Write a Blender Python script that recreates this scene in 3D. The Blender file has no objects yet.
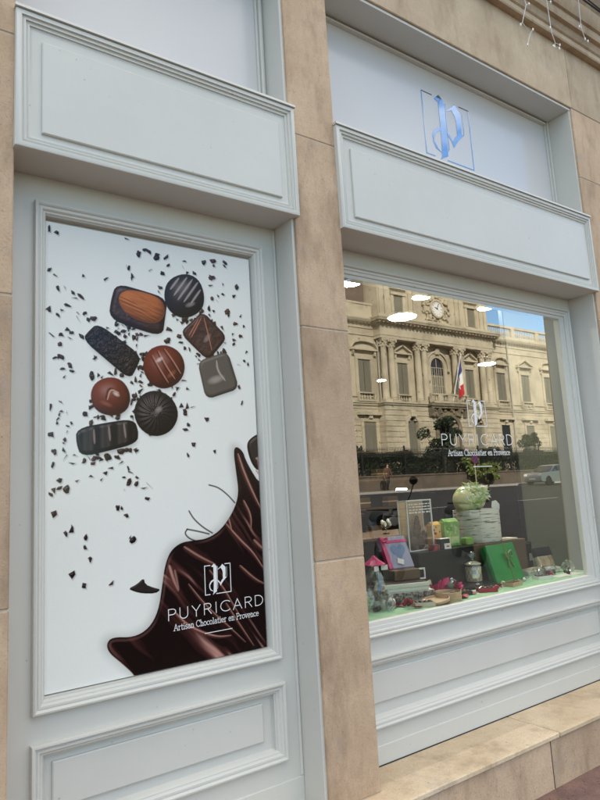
import bpy, bmesh, math, random
import numpy as np
from mathutils import Vector, Matrix
random.seed(7); rng = np.random.default_rng(7)
S = bpy.context.scene; COL = S.collection
PI = math.pi; R = math.radians
# ------------------------------------------------------------------ camera
cam = bpy.data.cameras.new('camera'); co = bpy.data.objects.new('camera', cam); COL.objects.link(co); S.camera = co
YAW, PITCH, ROLL, FPX = 0.617405, 0.150590, -0.058375, 629.109
cam.sensor_fit = 'VERTICAL'; cam.sensor_height = 24.0; cam.lens = FPX / 800 * 24.0
cam.clip_start = 0.05; cam.clip_end = 3000
fw = Vector((math.sin(YAW)*math.cos(PITCH), math.cos(YAW)*math.cos(PITCH), math.sin(PITCH)))
rt = Vector((math.cos(YAW), -math.sin(YAW), 0)); up = rt.cross(fw)
rt2 = rt*math.cos(ROLL) + up*math.sin(ROLL); up2 = -rt*math.sin(ROLL) + up*math.cos(ROLL)
M = Matrix.Identity(4)
for i in range(3):
    M[i][0] = rt2[i]; M[i][1] = up2[i]; M[i][2] = -fw[i]
M[0][3], M[1][3], M[2][3] = 0.0, -2.2, 1.55
co.matrix_world = M
# ------------------------------------------------------------------ sky, sun, exposure
SUN_EL, SUN_AZ = R(30), R(-32)          # azimuth from +Y towards +X
w = bpy.data.worlds.new('World'); S.world = w; w.use_nodes = True
nt = w.node_tree; nt.nodes.clear()
wo = nt.nodes.new('ShaderNodeOutputWorld'); bg = nt.nodes.new('ShaderNodeBackground')
sk = nt.nodes.new('ShaderNodeTexSky'); sk.sky_type = 'NISHITA'; sk.sun_disc = False
sk.sun_elevation = SUN_EL; sk.sun_rotation = SUN_AZ; sk.air_density = 1.0; sk.dust_density = 0.3
tc = nt.nodes.new('ShaderNodeTexCoord'); mp = nt.nodes.new('ShaderNodeMapping'); mp.inputs['Scale'].default_value = (1.6, 1.6, 4.5)
nz = nt.nodes.new('ShaderNodeTexNoise'); nz.inputs['Scale'].default_value = 2.3; nz.inputs['Detail'].default_value = 7; nz.inputs['Roughness'].default_value = 0.58
cr = nt.nodes.new('ShaderNodeValToRGB'); cr.color_ramp.elements[0].position = 0.47; cr.color_ramp.elements[1].position = 0.74
cr.color_ramp.elements[1].color = (0.7, 0.7, 0.7, 1)
mx = nt.nodes.new('ShaderNodeMixRGB'); mx.inputs[2].default_value = (9.2, 8.3, 7.0, 1)
L = nt.links.new
hs = nt.nodes.new('ShaderNodeHueSaturation'); hs.inputs['Saturation'].default_value = 1.22; L(sk.outputs['Color'], hs.inputs['Color'])
L(tc.outputs['Generated'], mp.inputs['Vector']); L(mp.outputs['Vector'], nz.inputs['Vector']); 
sx = nt.nodes.new('ShaderNodeSeparateXYZ'); L(tc.outputs['Generated'], sx.inputs[0]); ma = nt.nodes.new('ShaderNodeMath'); ma.operation = 'MULTIPLY_ADD'; ma.inputs[1].default_value = .62; L(sx.outputs['Z'], ma.inputs[0])  # warm cloud thickened overhead, out of view, added to neutralise the facade's blue fill
mb = nt.nodes.new('ShaderNodeMath'); mb.operation = 'SUBTRACT'; mb.inputs[1].default_value = .25; L(nz.outputs['Fac'], mb.inputs[0]); L(mb.outputs[0], ma.inputs[2]); L(ma.outputs[0], cr.inputs['Fac'])
L(cr.outputs['Color'], mx.inputs[0]); L(hs.outputs['Color'], mx.inputs[1]); L(mx.outputs[0], bg.inputs['Color'])
bg.inputs['Strength'].default_value = 0.15; L(bg.outputs[0], wo.inputs['Surface'])
sl = bpy.data.lights.new('sun', 'SUN'); sl.energy = 4.6; sl.angle = R(0.5); sl.color = (1.0, 0.93, 0.82)
so = bpy.data.objects.new('sun', sl); COL.objects.link(so)
tosun = Vector((math.sin(SUN_AZ)*math.cos(SUN_EL), math.cos(SUN_AZ)*math.cos(SUN_EL), math.sin(SUN_EL)))
so.rotation_euler = tosun.to_track_quat('Z', 'Y').to_euler(); so.location = (-20, 30, 40)
S.view_settings.view_transform = 'Standard'; S.view_settings.look = 'None'; S.view_settings.gamma = 1
S.view_settings.use_curve_mapping = False; S.view_settings.exposure = 1.4
# ------------------------------------------------------------------ materials
def srgb(r, g, b):
    f = lambda c: c/12.92 if c <= .04045 else ((c+.055)/1.055)**2.4
    return (f(r/255), f(g/255), f(b/255))
def mat(name, col, rough=.55, col2=None, scale=4., detail=5., lo=.35, hi=.68, bump=0., bscale=60., metal=0., spec=.5, stretch=(1,1,1), coat=0., speck=None, speck_scale=30., speck_lo=.66):
    m = bpy.data.materials.new(name); m.use_nodes = True; n = m.node_tree.nodes; l = m.node_tree.links.new
    b = n['Principled BSDF']; b.inputs['Roughness'].default_value = rough; b.inputs['Metallic'].default_value = metal
    b.inputs['Specular IOR Level'].default_value = spec; b.inputs['Coat Weight'].default_value = coat; b.inputs['Coat Roughness'].default_value = .08
    if col2 is None: col2 = tuple(c*.93 for c in col)
    t = n.new('ShaderNodeTexCoord'); mpp = n.new('ShaderNodeMapping'); mpp.inputs['Scale'].default_value = stretch
    l(t.outputs['Object'], mpp.inputs['Vector'])
    a = n.new('ShaderNodeTexNoise'); a.inputs['Scale'].default_value = scale; a.inputs['Detail'].default_value = detail; a.inputs['Roughness'].default_value = .6
    l(mpp.outputs[0], a.inputs['Vector'])
    r = n.new('ShaderNodeValToRGB'); r.color_ramp.elements[0].position = lo; r.color_ramp.elements[1].position = hi
    r.color_ramp.elements[0].color = (*col2, 1); r.color_ramp.elements[1].color = (*col, 1)
    l(a.outputs['Fac'], r.inputs['Fac']); out = r.outputs['Color']
    if speck:
        v = n.new('ShaderNodeTexNoise'); v.inputs['Scale'].default_value = speck_scale; v.inputs['Detail'].default_value = 3
        l(mpp.outputs[0], v.inputs['Vector'])
        r2 = n.new('ShaderNodeValToRGB'); r2.color_ramp.elements[0].position = speck_lo; r2.color_ramp.elements[1].position = speck_lo+.07
        l(v.outputs['Fac'], r2.inputs['Fac'])
        mm = n.new('ShaderNodeMixRGB'); mm.inputs[2].default_value = (*speck, 1); l(r2.outputs['Color'], mm.inputs[0]); l(out, mm.inputs[1]); out = mm.outputs[0]
    l(out, b.inputs['Base Color'])
    if bump:
        v = n.new('ShaderNodeTexNoise'); v.inputs['Scale'].default_value = bscale; v.inputs['Detail'].default_value = 4
        l(t.outputs['Object'], v.inputs['Vector'])
        bp = n.new('ShaderNodeBump'); bp.inputs['Strength'].default_value = bump; bp.inputs['Distance'].default_value = .01
        l(v.outputs['Fac'], bp.inputs['Height']); l(bp.outputs[0], b.inputs['Normal'])
    return m
def stonemat(name, c1, c2, stain, speck):
    m = bpy.data.materials.new(name); m.use_nodes = True; n = m.node_tree.nodes; l = m.node_tree.links.new; b = n['Principled BSDF']; b.inputs['Roughness'].default_value = .82; b.inputs['Specular IOR Level'].default_value = .3
    t = n.new('ShaderNodeTexCoord')
    def noise(sc, det, lo, hi, st=(1,1,1), rough=.62):
        mp_ = n.new('ShaderNodeMapping'); mp_.inputs['Scale'].default_value = st; l(t.outputs['Object'], mp_.inputs[0]); a = n.new('ShaderNodeTexNoise'); a.inputs['Scale'].default_value = sc; a.inputs['Detail'].default_value = det; a.inputs['Roughness'].default_value = rough
        l(mp_.outputs[0], a.inputs['Vector']); r = n.new('ShaderNodeMapRange'); r.inputs[1].default_value = lo; r.inputs[2].default_value = hi; l(a.outputs['Fac'], r.inputs[0]); return r.outputs[0], a.outputs['Fac']
    def mixc(f, c, prev):
        x = n.new('ShaderNodeMixRGB'); l(f, x.inputs[0]); x.inputs[2].default_value = (*c, 1)
        if isinstance(prev, tuple): x.inputs[1].default_value = (*prev, 1)
        else: l(prev, x.inputs[1])
        return x.outputs[0]
    def sc_(f, k):
        q = n.new('ShaderNodeMath'); q.operation = 'MULTIPLY'; q.inputs[1].default_value = k; l(f, q.inputs[0]); return q.outputs[0]
    f1, _ = noise(2.6, 9, .36, .66); c = mixc(f1, c2, c1)
    f2, _ = noise(3.2, 9, .49, .70, (1.6,1.6,.6), .72); c = mixc(sc_(f2, .85), stain, c)
    f5, _ = noise(34, 7, .40, .66, (1,1,.6), .75); c = mixc(sc_(f5, .5), c2, c)
    f3, _ = noise(46, 3, .69, .74); c = mixc(sc_(f3, .7), speck, c)
    f4, _ = noise(120, 3, .58, .70); c = mixc(sc_(f4, .6), stain, c)
    f7, _ = noise(15, 6, .675, .70, (1,1,1), .7); c = mixc(sc_(f7, .55), speck, c)
    f6, _ = noise(5, 4, .60, .66, (.8,.8,1.3)); c = mixc(sc_(f6, .22), (.33,.30,.29), c)
    ge = n.new('ShaderNodeNewGeometry'); vr = n.new('ShaderNodeMapRange'); vr.inputs[3].default_value = .86; vr.inputs[4].default_value = 1.08; l(ge.outputs['Random Per Island'], vr.inputs[0])
    hv = n.new('ShaderNodeHueSaturation'); l(vr.outputs[0], hv.inputs['Value']); l(c, hv.inputs['Color']); l(hv.outputs[0], b.inputs['Base Color'])
    _, h1 = noise(90, 6, 0, 1); _, h2 = noise(14, 5, 0, 1)
    ad = n.new('ShaderNodeMath'); ad.operation = 'MULTIPLY_ADD'; l(h2, ad.inputs[0]); ad.inputs[1].default_value = 1.4; l(h1, ad.inputs[2])
    bp = n.new('ShaderNodeBump'); bp.inputs['Strength'].default_value = .35; bp.inputs['Distance'].default_value = .006; l(ad.outputs[0], bp.inputs['Height']); l(bp.outputs[0], b.inputs['Normal'])
    return m
def emit(name, col, st):
    m = bpy.data.materials.new(name); m.use_nodes = True; b = m.node_tree.nodes['Principled BSDF']
    b.inputs['Base Color'].default_value = (*col, 1); b.inputs['Emission Color'].default_value = (*col, 1); b.inputs['Emission Strength'].default_value = st
    return m
def clear(name, tint, k, rough=0., base=0., gl=(1,1,1)):
    m = bpy.data.materials.new(name); m.use_nodes = True; n = m.node_tree.nodes; l = m.node_tree.links.new
    n.remove(n['Principled BSDF']); o = n['Material Output']
    t = n.new('ShaderNodeBsdfTransparent'); t.inputs[0].default_value = (*tint, 1)
    g = n.new('ShaderNodeBsdfGlossy'); g.inputs['Roughness'].default_value = rough; g.inputs['Color'].default_value = (*gl, 1)
    lw = n.new('ShaderNodeLayerWeight'); lw.inputs['Blend'].default_value = .5
    pw = n.new('ShaderNodeMath'); pw.operation = 'POWER'; pw.inputs[1].default_value = 5; l(lw.outputs['Facing'], pw.inputs[0])
    f = n.new('ShaderNodeMath'); f.operation = 'MULTIPLY_ADD'; f.inputs[1].default_value = .96; f.inputs[2].default_value = .04; l(pw.outputs[0], f.inputs[0])
    mu = n.new('ShaderNodeMath'); mu.operation = 'MULTIPLY_ADD'; mu.inputs[1].default_value = k; mu.inputs[2].default_value = base; mu.use_clamp = True
    x = n.new('ShaderNodeMixShader'); l(f.outputs[0], mu.inputs[0]); l(mu.outputs[0], x.inputs[0]); l(t.outputs[0], x.inputs[1]); l(g.outputs[0], x.inputs[2]); l(x.outputs[0], o.inputs['Surface'])
    return m
PAINT = (.61, .598, .548)
MT = dict(
 paint=mat('painted wood', PAINT, .42, (.57, .556, .508), 1.7, 7, .3, .7, bump=.11, bscale=14, speck=(.40,.37,.31), speck_scale=48, speck_lo=.715),
 stone=stonemat('beige limestone', (.59, .432, .295), (.45, .315, .205), (.24, .155, .10), (.15, .105, .07)),
 lintel=stonemat('pale limestone', (.56, .44, .31), (.44, .33, .22), (.30, .21, .135), (.66, .58, .47)),
 mortar=mat('joint mortar', (.50, .43, .34), .9),
 ledge=stonemat('ledge stone', (.70, .57, .40), (.56, .43, .28), (.33, .24, .15), (.10, .07, .045)),
 roughstone=mat('weathered stone', (.26, .19, .12), .95, (.10, .07, .045), 9, 9, .3, .7, bump=.9, bscale=18),
 film=mat('white window film', (.615, .60, .59), .18, (.58, .565, .555), .8, 3),
 town=mat('town hall limestone', (.50, .445, .325), .9, (.31, .27, .19), .55, 10, .30, .60, speck=(.20,.17,.11), speck_scale=1.1, speck_lo=.66),
 towndark=mat('darker limestone', (.24, .20, .13), .9, (.12, .10, .07), 1.5, 8),  # darker tone of the limestone, for dentils, door surround and balcony
 shutter=mat('grey green shutter', (.20, .19, .14), .8, (.12, .115, .085), 1.5, 4, stretch=(14,1,.4)),
 slate=mat('brown roof slate', (.17, .13, .10), .8, (.11,.085,.07), 2),
 iron=mat('dark iron', (.012, .014, .013), .5), lead=mat('zinc pipe', (.36,.34,.27), .6),
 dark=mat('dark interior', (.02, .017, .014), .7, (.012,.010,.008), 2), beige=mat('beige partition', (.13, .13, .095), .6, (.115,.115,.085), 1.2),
 black=mat('black lacquer', (.012, .011, .010), .35), blackm=mat('matt black', (.02,.02,.02), .8),
 felt=mat('mint green felt', (.36, .62, .40), .9, (.28,.50,.32), 14),
 white=mat('white card', (.78, .77, .73), .6), cream=mat('cream', (.66, .60, .45), .6, (.55,.47,.33), 30),
 magenta=mat('magenta satin', (.62, .03, .17), .35, (.45,.02,.11), 30), red=mat('red petals', (.45, .012, .03), .55, (.28,.01,.02), 40),
 lilac=mat('lilac card', (.34, .33, .47), .55), blueheart=mat('dusty blue print', (.14, .21, .38), .5),
 green=mat('glossy green paper', (.012, .30, .055), .3, (.01,.24,.04), 6), dgreen=mat('dark green side', (.008, .13, .03), .4),
 ribbon=mat('olive satin', (.10, .22, .04), .35), choc=mat('dark chocolate', (.05, .022, .013), .35, (.03,.013,.008), 30),
 milk=mat('milk chocolate', (.16, .07, .032), .35, (.10,.04,.018), 25), pale=mat('pale green print', (.42, .55, .22), .5, (.70,.68,.38), 16),
 lgreen=mat('leaf green print', (.13, .33, .07), .5, (.36,.5,.16), 18), yellow=mat('yellow print', (.72, .55, .08), .5, (.75,.32,.10), 18),
 birch=mat('birch bark', (.76, .73, .64), .8, (.16,.13,.10), 20, 8, .36, .47, stretch=(.45,.45,4.5)), wood=mat('thin pale wood', (.66, .47, .29), .6, (.52,.34,.19), 18, stretch=(1,1,6)),
 brown=mat('brown block', (.12, .07, .035), .6), checks=None,
 logo=mat('white lettering', (.80,.80,.79), .5), silver=mat('silver foil', (.7,.7,.68), .25, metal=1.),
 asphalt=mat('asphalt', (.06,.06,.06), .9, (.042,.042,.043), 1.5, 9, bump=.4, bscale=80), pave=mat('reddish pavement', (.23,.135,.105), .85, (.145,.088,.072), 9, 9, bump=.5, bscale=120, speck=(.06,.04,.04), speck_scale=70, speck_lo=.62),
 pale_pave=mat('far pavement', (.14,.12,.10), .9), kerb=mat('granite kerb', (.33,.32,.30), .85), earth=mat('bare ground', (.16,.13,.09), .95), line=mat('road paint', (.7,.7,.68), .7),
 wallstone=mat('low wall stone', (.13,.105,.08), .9, (.085,.07,.052), 1.2, 8),
 leaf=mat('dark leaves', (.030,.050,.018), .7, (.012,.022,.009), 3), leaf2=mat('bright leaves', (.17,.21,.05), .7, (.09,.13,.03), 3), bark=mat('bark', (.10,.075,.05), .9),
 carpaint=mat('silver car paint', (.27,.275,.28), .3, metal=.5, coat=1.), carglass=mat('car glass', (.02,.022,.022), .06), rubber=mat('rubber', (.018,.018,.018), .7), chrome=mat('chrome', (.7,.7,.7), .12, metal=1.),
 redlamp=mat('red lens', (.4,.01,.01), .2), lamp=mat('clear lens', (.7,.7,.7), .15),
 skin=mat('skin', (.50,.30,.21), .55), hair=mat('brown hair', (.03,.018,.011), .6), jacket=mat('brown jacket', (.10,.05,.033), .8), trousers=mat('dark trousers', (.015,.015,.018), .85), shoe=mat('black shoe', (.01,.01,.01), .5),
 fblue=mat('flag blue', (.012,.03,.16), .7), fwhite=mat('flag white', (.75,.75,.72), .7), fred=mat('flag red', (.5,.015,.02), .7),
 signblue=mat('sign blue', (.02,.035,.16), .5), signred=mat('sign red', (.26,.02,.035), .5),
 disc=emit('lit LED disc', (1., .93, .82), 115.), wire=mat('clear white cable', (.62,.62,.60), .5), bulb=mat('small clear bulb', (.82,.82,.78), .2), cable=mat('black cable', (.02,.02,.022), .5),
 orange=mat('orange awning cloth', (.60,.22,.06), .8),
 clockface=mat('enamel clock face', (.75,.75,.72), .4),
)
MT['glass'] = clear('shop window glass', (.90, .93, .88), 5.6, gl=(1., .98, .93)); MT['cello'] = clear('cellophane', (.86, .87, .86), 3.2, .16, .10); MT['jarglass'] = clear('jar glass', (.86,.9,.86), 3, .03, .06)
MT['mirrorlogo'] = clear('clear cut-out showing dark glass', (.14,.20,.30), 6, .03, .20, gl=(.66,.78,.92))
# ------------------------------------------------------------------ mesh helpers
def nb(): return bmesh.new()
def box(bm, a, b, bev=0., mi=0, seg=1, rot=None, at=(0,0,0)):
    x0,y0,z0 = a; x1,y1,z1 = b
    v = [bm.verts.new(p) for p in ((x0,y0,z0),(x1,y0,z0),(x1,y1,z0),(x0,y1,z0),(x0,y0,z1),(x1,y0,z1),(x1,y1,z1),(x0,y1,z1))]
    fs = [bm.faces.new([v[i] for i in q]) for q in ((0,3,2,1),(4,5,6,7),(0,1,5,4),(1,2,6,5),(2,3,7,6),(3,0,4,7))]
    for f in fs: f.material_index = mi
    vs = v
    if bev > 0:
        es = list({e for f in fs for e in f.edges})
        r = bmesh.ops.bevel(bm, geom=es, offset=bev, segments=seg, profile=.6, affect='EDGES')
        vs = list({vv for f in r['faces'] for vv in f.verts} | {vv for vv in v if vv.is_valid})
        for f in r['faces']: f.material_index = mi
    if rot is not None:
        for vv in vs: vv.co = rot @ vv.co
    if any(at):
        for vv in vs: vv.co += Vector(at)
def prism(bm, pts, fn, lo, hi, mi=0):      # pts 2d polygon, fn(u,v,t)->xyz
    a = [bm.verts.new(fn(u, v, lo)) for u, v in pts]; b = [bm.verts.new(fn(u, v, hi)) for u, v in pts]; n = len(pts)
    fs = [bm.faces.new(a[::-1]), bm.faces.new(b)] + [bm.faces.new((a[i], a[(i+1) % n], b[(i+1) % n], b[i])) for i in range(n)]
    for f in fs: f.material_index = mi
    return fs
XZ = lambda u, v, t: (u, t, v)
YZ = lambda u, v, t: (t, u, v)
XY = lambda u, v, t: (u, v, t)
def tube(bm, pts, r, n=8, mi=0, closed=False):
    P = [Vector(p) for p in pts]; m = len(P); rs = r if isinstance(r, (list, tuple)) else [r]*m
    rings = []; prev = None
    for i, p in enumerate(P):
        if closed: t = (P[(i+1) % m]-P[i-1])
        else: t = P[min(i+1, m-1)]-P[max(i-1, 0)]
        t = t.normalized() if t.length > 1e-9 else Vector((0,0,1))
        if prev is None:
            a = t.orthogonal().normalized()
        else:
            a = (prev-t*prev.dot(t)); a = a.normalized() if a.length > 1e-6 else t.orthogonal().normalized()
        prev = a; b = t.cross(a)
        rings.append([bm.verts.new(p+(a*math.cos(2*PI*k/n)+b*math.sin(2*PI*k/n))*rs[i]) for k in range(n)])
    for i in range(m if closed else m-1):
        A, B = rings[i], rings[(i+1) % m]
        for k in range(n):
            f = bm.faces.new((A[k], A[(k+1) % n], B[(k+1) % n], B[k])); f.material_index = mi
    if not closed:
        for q in (rings[0][::-1], rings[-1]):
            f = bm.faces.new(q); f.material_index = mi
def lathe(bm, prof, n=24, at=(0,0,0), rot=None, mi=0, squash=(1,1)):
    rings = []
    for r, z in prof:
        rings.append([Vector((r*math.cos(2*PI*k/n)*squash[0], r*math.sin(2*PI*k/n)*squash[1], z)) for k in range(n)])
    V = []
    for rg in rings:
        V.append([bm.verts.new((rot @ p if rot is not None else p)+Vector(at)) for p in rg])
    for i in range(len(V)-1):
        for k in range(n):
            f = bm.faces.new((V[i][k], V[i][(k+1) % n], V[i+1][(k+1) % n], V[i+1][k])); f.material_index = mi
    for q in (V[0][::-1], V[-1]):
        f = bm.faces.new(q); f.material_index = mi
def ring(bm, x0, x1, z0, z1, prof, fill=False, mi=0):   # mitred moulding round a rectangle; prof (inset, y)
    V = []
    for o, y in prof:
        V.append([bm.verts.new(p) for p in ((x0+o,y,z0+o),(x1-o,y,z0+o),(x1-o,y,z1-o),(x0+o,y,z1-o))])
    for A, B in zip(V, V[1:]):
        for k in range(4):
            f = bm.faces.new((A[k], A[(k+1) % 4], B[(k+1) % 4], B[k])); f.material_index = mi
    if fill:
        f = bm.faces.new(V[-1]); f.material_index = mi
def strip(bm, x0, x1, prof, mi=0):                      # horizontal moulding along X, prof (y,z)
    a = [bm.verts.new((x0, y, z)) for y, z in prof]; b = [bm.verts.new((x1, y, z)) for y, z in prof]
    for i in range(len(prof)-1):
        f = bm.faces.new((a[i], b[i], b[i+1], a[i+1])); f.material_index = mi
def obj(name, bm, m, parent=None, loc=None, rot=None, smooth=None, fix=True):
    if fix: bmesh.ops.recalc_face_normals(bm, faces=bm.faces)
    me = bpy.data.meshes.new(name); bm.to_mesh(me); bm.free()
    for k in (m if isinstance(m, (list, tuple)) else [m]): me.materials.append(MT[k] if isinstance(k, str) else k)
    o = bpy.data.objects.new(name, me); COL.objects.link(o)
    if smooth:
        me.polygons.foreach_set('use_smooth', [True]*len(me.polygons)); me.set_sharp_from_angle(angle=R(smooth))
    if parent: o.parent = parent
    if loc: o.location = loc
    if rot: o.rotation_euler = rot
    return o
def tag(o, label, cat, group=None):
    o['label'] = label; o['category'] = cat
    if group: o['group'] = group
    return o
def thing(name, label, cat, loc=(0,0,0), rz=0., group=None):
    o = bpy.data.objects.new(name, None); COL.objects.link(o); o.location = loc; o.rotation_euler = (0,0,rz); o.empty_display_size = .1
    return tag(o, label, cat, group)
def struct(o, kind='structure'):
    o['kind'] = kind; return o
def dup(root, loc, rz=None, label=None, group=None, scale=None):
    r = root.copy(); COL.objects.link(r); r.location = loc
    if rz is not None: r.rotation_euler = (0,0,rz)
    if label: r['label'] = label
    if group: r['group'] = group
    if scale: r.scale = scale
    for ch in list(root.children):
        c = ch.copy(); COL.objects.link(c); c.parent = r
        for g in list(ch.children):
            d = g.copy(); COL.objects.link(d); d.parent = c
    return r
def crumple(bm, amp, seed=0):
    rr = random.Random(seed)
    for v in bm.verts: v.co += Vector((rr.uniform(-amp,amp), rr.uniform(-amp,amp), rr.uniform(-amp,amp)))
def bulge(prof_r, h, n=20):
    pass
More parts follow.
